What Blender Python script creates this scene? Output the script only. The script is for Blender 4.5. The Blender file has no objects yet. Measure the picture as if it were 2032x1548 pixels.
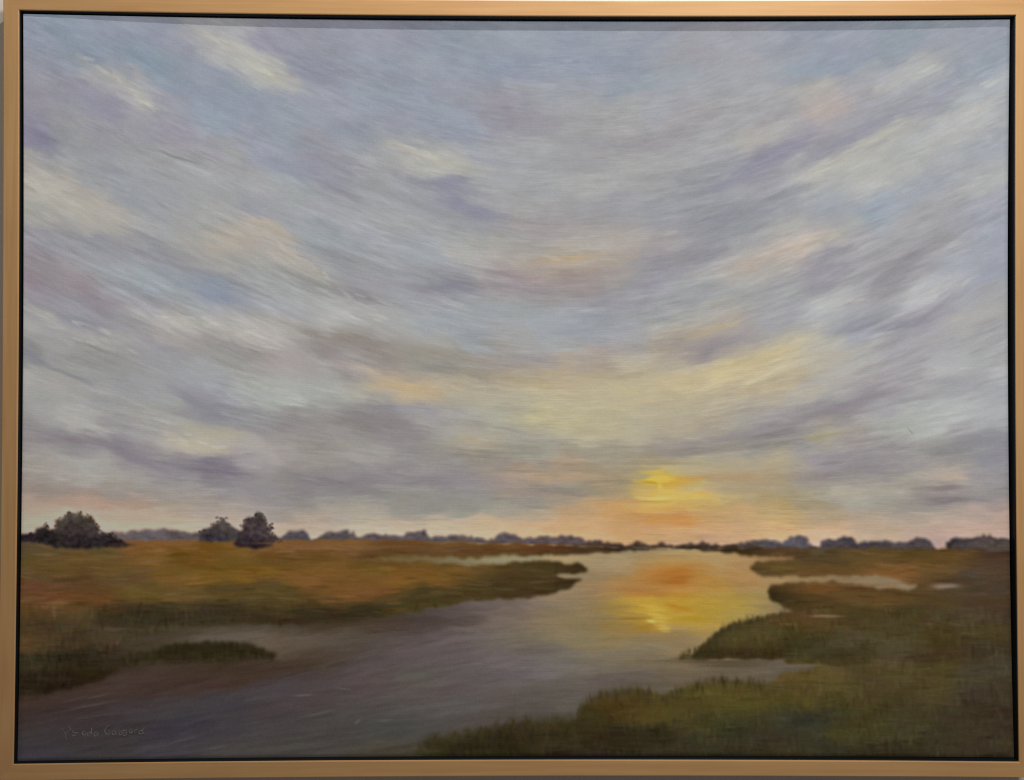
import bpy, bmesh, math
import numpy as np
from mathutils import Vector, Matrix

scene = bpy.context.scene
# ---------------------------------------------------------------- camera
cam_data = bpy.data.cameras.new("camera"); cam = bpy.data.objects.new("camera", cam_data)
scene.collection.objects.link(cam); scene.camera = cam
CAM_LOC = np.array([-0.01719, -1.01272, -0.01563]); CAM_ROT = (1.58230315, -0.00136478, -0.00957788)
FPX = 1951.718                                  # focal length in photo pixels
cam.location = CAM_LOC; cam.rotation_euler = CAM_ROT
cam_data.sensor_width = 36; cam_data.lens = FPX / 2032 * 36
cam_data.clip_start = 0.01; cam_data.clip_end = 50
scene.render.resolution_x, scene.render.resolution_y = 1024, 780
K_KEY, K_FILL, K_AMB, K_LEFT = 16.4, 9.9, .10, .75
KX, KY, KZ = .10, -.335, .96
FX, FY, FZ = .46, -1.04, .62
# ---------------------------------------------------------------- light: a gallery wall under lamps
world = bpy.data.worlds.new("World"); scene.world = world; world.use_nodes = True
bg = world.node_tree.nodes["Background"]; bg.inputs[0].default_value = (1.0, .96, .92, 1); bg.inputs[1].default_value = K_AMB
def lamp(name, loc, target, power, size, color):
    d = bpy.data.lights.new(name, 'AREA'); d.shape = 'DISK'; d.size = size; d.energy = power; d.color = color
    o = bpy.data.objects.new(name, d); scene.collection.objects.link(o); o.location = loc
    o.rotation_euler = (Vector(target) - Vector(loc)).to_track_quat('-Z', 'Y').to_euler()
    return o
k = bpy.data.lights.new("track_spot", 'SPOT'); k.energy = K_KEY; k.shadow_soft_size = .012; k.spot_size = math.radians(150); k.spot_blend = .25; k.color = (1.0, .95, .88)
key = bpy.data.objects.new("track_spot", k); scene.collection.objects.link(key); key.location = (KX, KY, KZ)
key.rotation_euler = (Vector((.10, 0, 0)) - Vector((KX, KY, KZ))).to_track_quat('-Z', 'Y').to_euler()
lamp("soft_fill", (FX, FY, FZ), (.12, 0, .05), K_FILL, .30, (1.0, .96, .91))  # unseen soft source right of the camera, placed to fit the light falloff
lamp("left_fill", (-1.15, -.62, .55), (-.45, 0, .15), K_LEFT, .25, (1.0, .95, .88))  # added weak fill, no known fixture, brightens the wall at the left edge
vs = scene.view_settings; vs.view_transform = 'Standard'; vs.look = 'None'; vs.exposure = 0; vs.gamma = 1; vs.use_curve_mapping = False
scene.cycles.use_denoising = True
scene.cycles.filter_width = 1.1
# ---------------------------------------------------------------- photo pixel -> place
Rm = np.array(Matrix.Rotation(CAM_ROT[2], 3, 'Z') @ Matrix.Rotation(CAM_ROT[1], 3, 'Y') @ Matrix.Rotation(CAM_ROT[0], 3, 'X'))
def to_plane(u, v, depth):
    """point on the plane y = depth (0 = front of the frame, + = towards the wall) seen at pixel u, v"""
    u = np.asarray(u, float); v = np.asarray(v, float)
    d = np.stack([(u - 1016) / FPX, -(v - 774) / FPX, -np.ones_like(u)], -1) @ Rm.T
    t = (depth - CAM_LOC[1]) / d[..., 1]
    return CAM_LOC + d * t[..., None]
def to_pixel(P):
    q = (P - CAM_LOC) @ Rm
    return 1016 - FPX * q[..., 0] / q[..., 2], 774 + FPX * q[..., 1] / q[..., 2]
def bow(a, m, b, t):
    """quadratic through a (t=0), m (t=.5), b (t=1)"""
    a, m, b = (np.asarray(k, float) for k in (a, m, b)); t = np.asarray(t, float)[..., None]
    return a * (1 - t) * (1 - 2 * t) + m * 4 * t * (1 - t) + b * t * (2 * t - 1)

def link(name, me, parent=None, mat=None):
    o = bpy.data.objects.new(name, me); scene.collection.objects.link(o)
    if parent is not None: o.parent = parent
    if mat is not None: me.materials.append(mat)
    return o
def nodes(name):
    m = bpy.data.materials.new(name); m.use_nodes = True; nt = m.node_tree
    return m, nt, nt.nodes["Principled BSDF"], nt.nodes.new, nt.links.new

# ---------------------------------------------------------------- materials
def wood(name, axis):
    m, nt, p, N, L = nodes(name)
    tc = N('ShaderNodeTexCoord'); mp = N('ShaderNodeMapping'); L(tc.outputs['Object'], mp.inputs[0])
    mp.inputs['Scale'].default_value = (6, 160, 160) if axis == 'x' else (160, 160, 6)
    n1 = N('ShaderNodeTexNoise'); n1.inputs['Scale'].default_value = 1.0; n1.inputs['Detail'].default_value = 6; n1.inputs['Roughness'].default_value = .6; n1.inputs['Distortion'].default_value = .6
    L(mp.outputs[0], n1.inputs[0])
    mp2 = N('ShaderNodeMapping'); L(tc.outputs['Object'], mp2.inputs[0]); mp2.inputs['Scale'].default_value = (14, 60, 60) if axis == 'x' else (60, 60, 14)
    n2 = N('ShaderNodeTexNoise'); n2.inputs['Scale'].default_value = 1.0; n2.inputs['Detail'].default_value = 3; L(mp2.outputs[0], n2.inputs[0])
    cr = N('ShaderNodeValToRGB'); L(n1.outputs['Fac'], cr.inputs[0])
    cr.color_ramp.elements[0].position = .28; cr.color_ramp.elements[0].color = (.525, .298, .128, 1)
    cr.color_ramp.elements[1].position = .72; cr.color_ramp.elements[1].color = (.62, .374, .167, 1)
    hs = N('ShaderNodeMix'); hs.data_type = 'RGBA'; hs.blend_type = 'MULTIPLY'; hs.inputs[0].default_value = .5
    cr2 = N('ShaderNodeValToRGB'); L(n2.outputs['Fac'], cr2.inputs[0]); cr2.color_ramp.elements[0].position = .3; cr2.color_ramp.elements[0].color = (.88, .84, .81, 1); cr2.color_ramp.elements[1].position = .7; cr2.color_ramp.elements[1].color = (1, 1, 1, 1)
    L(cr.outputs[0], hs.inputs[6]); L(cr2.outputs[0], hs.inputs[7]); L(hs.outputs[2], p.inputs['Base Color'])
    p.inputs['Roughness'].default_value = .5; p.inputs['Specular IOR Level'].default_value = .25
    b = N('ShaderNodeBump'); b.inputs['Strength'].default_value = .10; b.inputs['Distance'].default_value = .0006; L(n1.outputs['Fac'], b.inputs['Height']); L(b.outputs[0], p.inputs['Normal'])
    return m
WOOD_X, WOOD_Z = wood("pale_wood_grain_across", 'x'), wood("pale_wood_grain_upright", 'z')
def plain(name, col, rough, spec, nscale=300, namt=.25):
    m, nt, p, N, L = nodes(name)
    tc = N('ShaderNodeTexCoord'); n = N('ShaderNodeTexNoise'); n.inputs['Scale'].default_value = nscale; n.inputs['Detail'].default_value = 4; L(tc.outputs['Object'], n.inputs[0])
    mx = N('ShaderNodeMix'); mx.data_type = 'RGBA'; L(n.outputs['Fac'], mx.inputs[0])
    mx.inputs[6].default_value = tuple(c * (1 - namt) for c in col) + (1,); mx.inputs[7].default_value = tuple(c * (1 + namt) for c in col) + (1,)
    L(mx.outputs[2], p.inputs['Base Color']); p.inputs['Roughness'].default_value = rough; p.inputs['Specular IOR Level'].default_value = spec
    b = N('ShaderNodeBump'); b.inputs['Strength'].default_value = .15; b.inputs['Distance'].default_value = .0005; L(n.outputs['Fac'], b.inputs['Height']); L(b.outputs[0], p.inputs['Normal'])
    return m
BLACK = plain("black_lacquer", (.006, .0075, .009), .55, .18)
WALL = plain("wall_paint", (.78, .73, .66), .8, .2, 220, .04)
SIGN = plain("grey_signature_paint", (.20, .19, .175), .6, .1, 900, .25)

# ---------------------------------------------------------------- the wall
me = bpy.data.meshes.new("wall"); WY_ = .034
bm = bmesh.new()
for x in (-1.2, 1.2):
    for z in (-1.0, 1.1): bm.verts.new((x, WY_, z))
bm.verts.ensure_lookup_table(); bm.faces.new([bm.verts[i] for i in (0, 2, 3, 1)])
g = bmesh.ops.extrude_face_region(bm, geom=bm.faces[:])
for v in g['geom']:
    if isinstance(v, bmesh.types.BMVert): v.co.y += .1
bmesh.ops.recalc_face_normals(bm, faces=bm.faces); bm.to_mesh(me); bm.free()
wall = link("wall", me, None, WALL); wall['kind'] = 'structure'

# ---------------------------------------------------------------- the framed painting
root = bpy.data.objects.new("framed_painting", None); scene.collection.objects.link(root)
root['label'] = "framed oil painting of a marsh river at sunset, in a pale wood floater frame"
root['category'] = "painting"
root.empty_display_size = .05

# inner and outer outline of the wooden frame, in photo pixels, corner - middle - corner
IN = dict(top=((37, 19.5), (1000, 31.3), (2016.5, 29.5)), bottom=((26, 1517), (1000, 1508.6), (2023, 1512.5)),
          left=((37, 19.5), (35, 760), (26, 1517)), right=((2016.5, 29.5), (2016.3, 760), (2023, 1512.5)))
OUT = dict(top=((6, -11.5), (1000, .2), (2048, -1.5)), bottom=((-6, 1550.5), (1000, 1541.0), (2056, 1543.5)),
           left=((6, -11.5), (3.2, 760), (-6, 1550.5)), right=((2048, -1.5), (2048, 760), (2056, 1543.5)))
NSEG = 24; T = np.linspace(0, 1, NSEG + 1)
def rail(side, mat):
    """one mitred rail: profile from outer back to inner back with eased edges"""
    i = to_plane(*bow(*IN[side], T).T, 0.); o = to_plane(*bow(*OUT[side], T).T, 0.)
    w = i - o; n = w / np.linalg.norm(w, axis=1)[:, None]
    e = .0011; back = .031
    prof = [(o, 0, back), (o, 0, e), (o, e * .3, e * .3), (o, e, 0), (i, -e, 0), (i, -e * .3, e * .3), (i, 0, e), (i, 0, .024), (i, -.004, back)]
    # an eased corner moves along the mitre, so keep the join tight
    V = []; 
    for base, off, dep in prof:
        q = base + n * off; q = q.copy(); q[:, 1] = dep; V.append(q)
    V = np.array(V); k = len(prof); verts = [tuple(V[j, s]) for s in range(NSEG + 1) for j in range(k)]
    faces = [(s * k + j, s * k + (j + 1) % k, (s + 1) * k + (j + 1) % k, (s + 1) * k + j) for s in range(NSEG) for j in range(k)]
    faces += [tuple(range(k)), tuple(range(NSEG * k, NSEG * k + k))]
    me = bpy.data.meshes.new("frame_rail"); me.from_pydata(verts, [], faces)
    b = bmesh.new(); b.from_mesh(me); bmesh.ops.recalc_face_normals(b, faces=b.faces); b.to_mesh(me); b.free()
    return link("frame_rail", me, root, mat)
rails = {s: rail(s, WOOD_X if s in ('top', 'bottom') else WOOD_Z) for s in ('top', 'bottom', 'left', 'right')}

# black inside of the float frame: four thin strips on the inner sides and the back board
def liner(side):
    i = to_plane(*bow(*IN[side], T).T, 0.); o = to_plane(*bow(*OUT[side], T).T, 0.)
    n = (i - o); n /= np.linalg.norm(n, axis=1)[:, None]
    a, b_ = i + n * .00015, i + n * .0011
    verts = []
    for s in range(NSEG + 1):
        for q, d in ((a, .0016), (b_, .0020), (b_, .0235), (a, .0235)):
            verts.append((q[s, 0], d, q[s, 2]))
    faces = [(s * 4 + j, s * 4 + (j + 1) % 4, s * 4 + 4 + (j + 1) % 4, s * 4 + 4 + j) for s in range(NSEG) for j in range(4)] + [(0, 1, 2, 3), tuple(NSEG * 4 + j for j in range(4))]
    me = bpy.data.meshes.new("black_liner"); me.from_pydata(verts, [], faces)
    b = bmesh.new(); b.from_mesh(me); bmesh.ops.recalc_face_normals(b, faces=b.faces); b.to_mesh(me); b.free()
    return link("black_liner", me, root, BLACK)
for s in ('top', 'bottom', 'left', 'right'): liner(s)
pc = [to_plane(u, v, 0.) for u, v in ((34, 17), (2020, 27), (2026, 1515), (23, 1520))]
verts = [(p[0], .0245, p[2]) for p in pc] + [(p[0], .0285, p[2]) for p in pc]
me = bpy.data.meshes.new("back_board"); me.from_pydata(verts, [], [(0, 1, 2, 3), (7, 6, 5, 4), (0, 4, 5, 1), (1, 5, 6, 2), (2, 6, 7, 3), (3, 7, 4, 0)])
link("back_board", me, root, BLACK)

# ---------------------------------------------------------------- the canvas
CE = dict(top=((46, 28), (1000, 41.6), (2004, 39)), bottom=((34.5, 1511.5), (1000, 1501.3), (2012, 1503.5)),
          left=((46, 28), (45.3, 760), (34.5, 1511.5)), right=((2004, 39), (2000, 760), (2012, 1503.5)))
CU, CV = 1180, 884                                # canvas samples
s = np.linspace(0, 1, CU)[None, :]; t = np.linspace(0, 1, CV)[:, None]
S, TT = np.broadcast_arrays(s, t)
top, bot = bow(*CE['top'], s[0]), bow(*CE['bottom'], s[0]); lef, rig = bow(*CE['left'], t[:, 0]), bow(*CE['right'], t[:, 0])
c00, c10, c01, c11 = (np.array(CE[a][i], float) for a, i in (('top', 0), ('top', 2), ('bottom', 0), ('bottom', 2)))
UV = ((1 - TT)[..., None] * top[None] + TT[..., None] * bot[None] + (1 - S)[..., None] * lef[:, None] + S[..., None] * rig[:, None]
      - ((1 - S) * (1 - TT))[..., None] * c00 - (S * (1 - TT))[..., None] * c10 - ((1 - S) * TT)[..., None] * c01 - (S * TT)[..., None] * c11)
# the stretched cloth sits a few mm back in the frame, nearest the front at the upper left corner
DEPTH = .0078 - .0046 * np.exp(-(S / .17) ** 1.3) * (1 - .75 * TT) - .0016 * np.exp(-((1 - S) / .10) ** 1.5) * (1 - TT)
EDGE = np.minimum((1 - S) * 1.016, np.minimum(TT, 1 - TT) * .762)      # metres from the edge: the cloth rounds over the bar
DEPTH = DEPTH + .0011 * np.clip(1 - EDGE / .0042, 0, 1) ** 2
P3 = to_plane(UV[..., 0], UV[..., 1], DEPTH)
LCOEF = [-0.36650, 0.48383, 0.01398, -0.00223, 0.00240, 0.29642, 0.11675, -0.00498, -0.00922, -0.18620, -0.08583, -0.04265, -0.07411, -0.04498, 0.01982]
LTINT = (1.0471, 1.0056, 0.9469)
# ---------------------------------------------------------------- the painting
# All positions below are photo pixels (2032 x 1548) that the canvas covers; the
# picture is laid down like an oil painting: block-in, brush-over, accents.
PS = 0.5                                       # picture samples per photo pixel
PW, PH = 1016, 774
rng = np.random.default_rng(11)
GY, GX = np.mgrid[0:PH, 0:PW].astype(np.float32)
GX = (GX + .5) / PS; GY = (GY + .5) / PS       # photo px of every sample

def resize(a, h, w):
    H, W = a.shape[:2]
    y = np.clip((np.arange(h) + .5) * H / h - .5, 0, H - 1.001); x = np.clip((np.arange(w) + .5) * W / w - .5, 0, W - 1.001)
    y0 = y.astype(int); x0 = x.astype(int); fy = y - y0; fx = x - x0
    if a.ndim == 3: fy = fy[:, None, None]; fx = fx[None, :, None]
    else: fy = fy[:, None]; fx = fx[None, :]
    A = a[y0][:, x0] * (1 - fx) + a[y0][:, x0 + 1] * fx
    B = a[y0 + 1][:, x0] * (1 - fx) + a[y0 + 1][:, x0 + 1] * fx
    return (A * (1 - fy) + B * fy).astype(np.float32)

def noise(cx, cy, octv=3, seed=0):
    """smooth value noise, cell size cx, cy in photo px, about -1..1"""
    r = np.random.default_rng(seed); out = np.zeros((PH, PW), np.float32); amp = 1.; tot = 0
    for o in range(octv):
        h = max(2, int(round(PH / PS / cy))) + 1; w = max(2, int(round(PW / PS / cx))) + 1
        g = r.uniform(-1, 1, (h, w)); g = resize(resize(g, h * 3, w * 3), PH, PW)
        out += amp * g; tot += amp; amp *= .55; cx = max(cx / 2, 2.5); cy = max(cy / 2, 2.5)
    return out / tot * 1.5

def blur(a, s):
    s *= PS
    if s < .3: return a
    r = max(1, int(round(s * 1.0)))
    for _ in range(3):
        for ax in (0, 1):
            p = np.pad(a, [(r + 1, r) if i == ax else (0, 0) for i in range(a.ndim)], mode='edge')
            c = np.cumsum(p, ax, dtype=np.float64); n = a.shape[ax]
            a = ((np.take(c, range(2 * r + 1, 2 * r + 1 + n), ax) - np.take(c, range(0, n), ax)) / (2 * r + 1)).astype(np.float32)
    return a

def sstep(a, b, x):
    t = np.clip((x - a) / (b - a), 0, 1); return t * t * (3 - 2 * t)

# direction of the brush: slopes down to the right on the left, up on the right
def slope_at(x, y):
    s = -.48 * np.tanh((x - 1130) / 420.) * np.clip((1020 - y) / 380., .0, 1)
    low = np.clip((y - 1210) / 80., 0, 1) * np.clip((1150 - x) / 200., 0, 1)
    return s - .16 * low
SL = slope_at(GX, GY); TH = np.arctan(SL); CT, ST = np.cos(TH), np.sin(TH)

def lic(seed, n, vertical=None):
    r = np.random.default_rng(seed); base = r.normal(0, 1, (PH, PW)).astype(np.float32)
    ct, st = CT, ST
    out = base.copy()
    for sg in (1, -1):
        x = GX * PS - .5; y = GY * PS - .5; cx, cy = ct, st
        for k in range(n):
            x = x + sg * cx; y = y + sg * cy
            xi = np.clip(np.rint(x).astype(int), 0, PW - 1); yi = np.clip(np.rint(y).astype(int), 0, PH - 1)
            out += base[yi, xi] * (1 - k / n); cx = ct[yi, xi]; cy = st[yi, xi]
    out -= out.mean(); return out / out.std()
LIC_A = lic(1, 7); LIC_B = lic(2, 14)
STREAK = blur(LIC_B, 3.); STREAK /= STREAK.std()
def long_streaks(seed, cell, n, step):
    base = noise(cell * 1.6, cell, 2, seed); out = base.copy(); tot = 1.
    for sg in (1, -1):
        x = GX * PS - .5; y = GY * PS - .5; cx, cy = CT, ST
        for k in range(n):
            x = x + sg * cx * step; y = y + sg * cy * step
            xi = np.clip(np.rint(x).astype(int), 0, PW - 1); yi = np.clip(np.rint(y).astype(int), 0, PH - 1)
            out += base[yi, xi] * (1 - k / n); cx = CT[yi, xi]; cy = ST[yi, xi]
    out -= out.mean(); return np.tanh(1.1 * out / out.std())
STREAK_L = long_streaks(301, 24, 26, 3.); STREAK_M = long_streaks(302, 11, 28, 2.); STREAK_S = long_streaks(303, 6, 18, 1.6)
PATCH = np.clip(.5 + .8 * noise(90, 60, 3, 15), 0, 1)         # where the brush was dry
WX = 14 * noise(120, 60, 3, 5) + 9 * noise(38, 30, 2, 7); WY = 8 * noise(130, 45, 3, 6) + 8 * noise(40, 26, 2, 8)

def field(pts, sa, sb, flat=False):
    """colour field from colours seen at points, spread along the brush direction"""
    q = 4; h, w = PH // q + 1, PW // q + 1
    wx = resize(GX + WX, h, w); wy = resize(GY + WY, h, w)
    ct, st = (np.ones((h, w)), np.zeros((h, w))) if flat else (resize(CT, h, w), resize(ST, h, w))
    num = np.zeros((h, w, 3)); den = np.zeros((h, w)); 
    for (x, y, r, g, b) in pts:
        dx = wx - x; dy = wy - y; u = (dx * ct + dy * st) / sa; v = (-dx * st + dy * ct) / sb
        d2 = u * u + v * v
        k = np.exp(-.5 * d2) + 2e-3 * np.exp(-.5 * d2 / 9) + 1e-7 / (1 + d2)
        num += k[..., None] * np.array([r, g, b]); den += k
    return resize((num / den[..., None]).astype(np.float32), PH, PW)

def dab(img, x, y, ang, L, W, col, op, seed, hard=2.2, rough=.5):
    """one brush stroke with bristle streaks; ang in degrees, down to the right positive"""
    a = math.radians(ang); R = (L + W) * 1.35
    x0 = int(max(0, (x - R) * PS)); x1 = int(min(PW, (x + R) * PS + 2)); y0 = int(max(0, (y - R) * PS)); y1 = int(min(PH, (y + R) * PS + 2))
    if x1 <= x0 or y1 <= y0: return
    sl = (slice(y0, y1), slice(x0, x1))
    dx = GX[sl] - x; dy = GY[sl] - y
    if L > 14: dx = dx + .35 * WX[sl]; dy = dy + .35 * WY[sl] * min(1, W / 8)
    u = (dx * math.cos(a) + dy * math.sin(a)) / L; v = (-dx * math.sin(a) + dy * math.cos(a)) / W
    al = np.exp(-np.abs(u) ** (hard + .6) - np.abs(v) ** hard)
    al = np.clip(al * (1 + rough * STREAK[sl] * .22 + rough * .15 * LIC_A[sl] * (1 - al)), 0, 1) * op
    img[sl] += al[..., None] * (np.array(col, np.float32) - img[sl])

def brush_over(img, mask, n, L, W, op, jit, angle=None, seed=0, stray=0., hard=2.4):
    r = np.random.default_rng(seed); ys, xs = np.nonzero(mask > .5); src = img.copy()
    pick = r.integers(0, len(ys), n)
    for k in pick:
        y, x = ys[k], xs[k]; px, py = (x + .5) / PS, (y + .5) / PS
        ang = math.degrees(TH[y, x]) + r.normal(0, 5) if angle is None else angle + r.normal(0, 12 if angle > 45 else 3.5)
        sy = int(np.clip(y + r.normal(0, stray * .6) * PS, 0, PH - 1)); sx = int(np.clip(x + r.normal(0, stray) * PS, 0, PW - 1))
        c = (src[sy, sx] if mask[sy, sx] > .5 else src[y, x]) + r.normal(0, jit) + r.normal(0, jit * .35, 3)
        s = r.uniform(.6, 1.4)
        dab(img, px, py, ang, L * s, W * r.uniform(.6, 1.4), c, op, 0, hard, .9)

def poly_mask(P, soft=3., rough=2., cell=14, seed=3):
    P = np.array(P, float); lo = P.min(0) - 30; hi = P.max(0) + 30
    x0, x1 = int(max(0, lo[0] * PS)), int(min(PW, hi[0] * PS + 1)); y0, y1 = int(max(0, lo[1] * PS)), int(min(PH, hi[1] * PS + 1))
    m = np.zeros((PH, PW), np.float32); sl = (slice(y0, y1), slice(x0, x1))
    x = GX[sl] + rough * noise(cell, cell, 2, seed)[sl]; y = GY[sl] + rough * noise(cell, cell, 2, seed + 1)[sl]
    ins = np.zeros(x.shape, bool)
    for (ax, ay), (bx, by) in zip(P, np.roll(P, -1, 0)):
        if ay == by: continue
        c = (ay > y) != (by > y)
        ins ^= c & (x < (bx - ax) * (y - ay) / (by - ay) + ax)
    m[sl] = ins
    return np.clip(blur(m, soft), 0, 1)

def over(img, m, col):
    img += m[..., None] * (np.asarray(col, np.float32) - img)

def pts(s):
    v = [float(t) for t in s.replace(';', ' ').replace(',', ' ').split()]
    return [tuple(v[i:i + 5]) for i in range(0, len(v), 5)]

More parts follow.
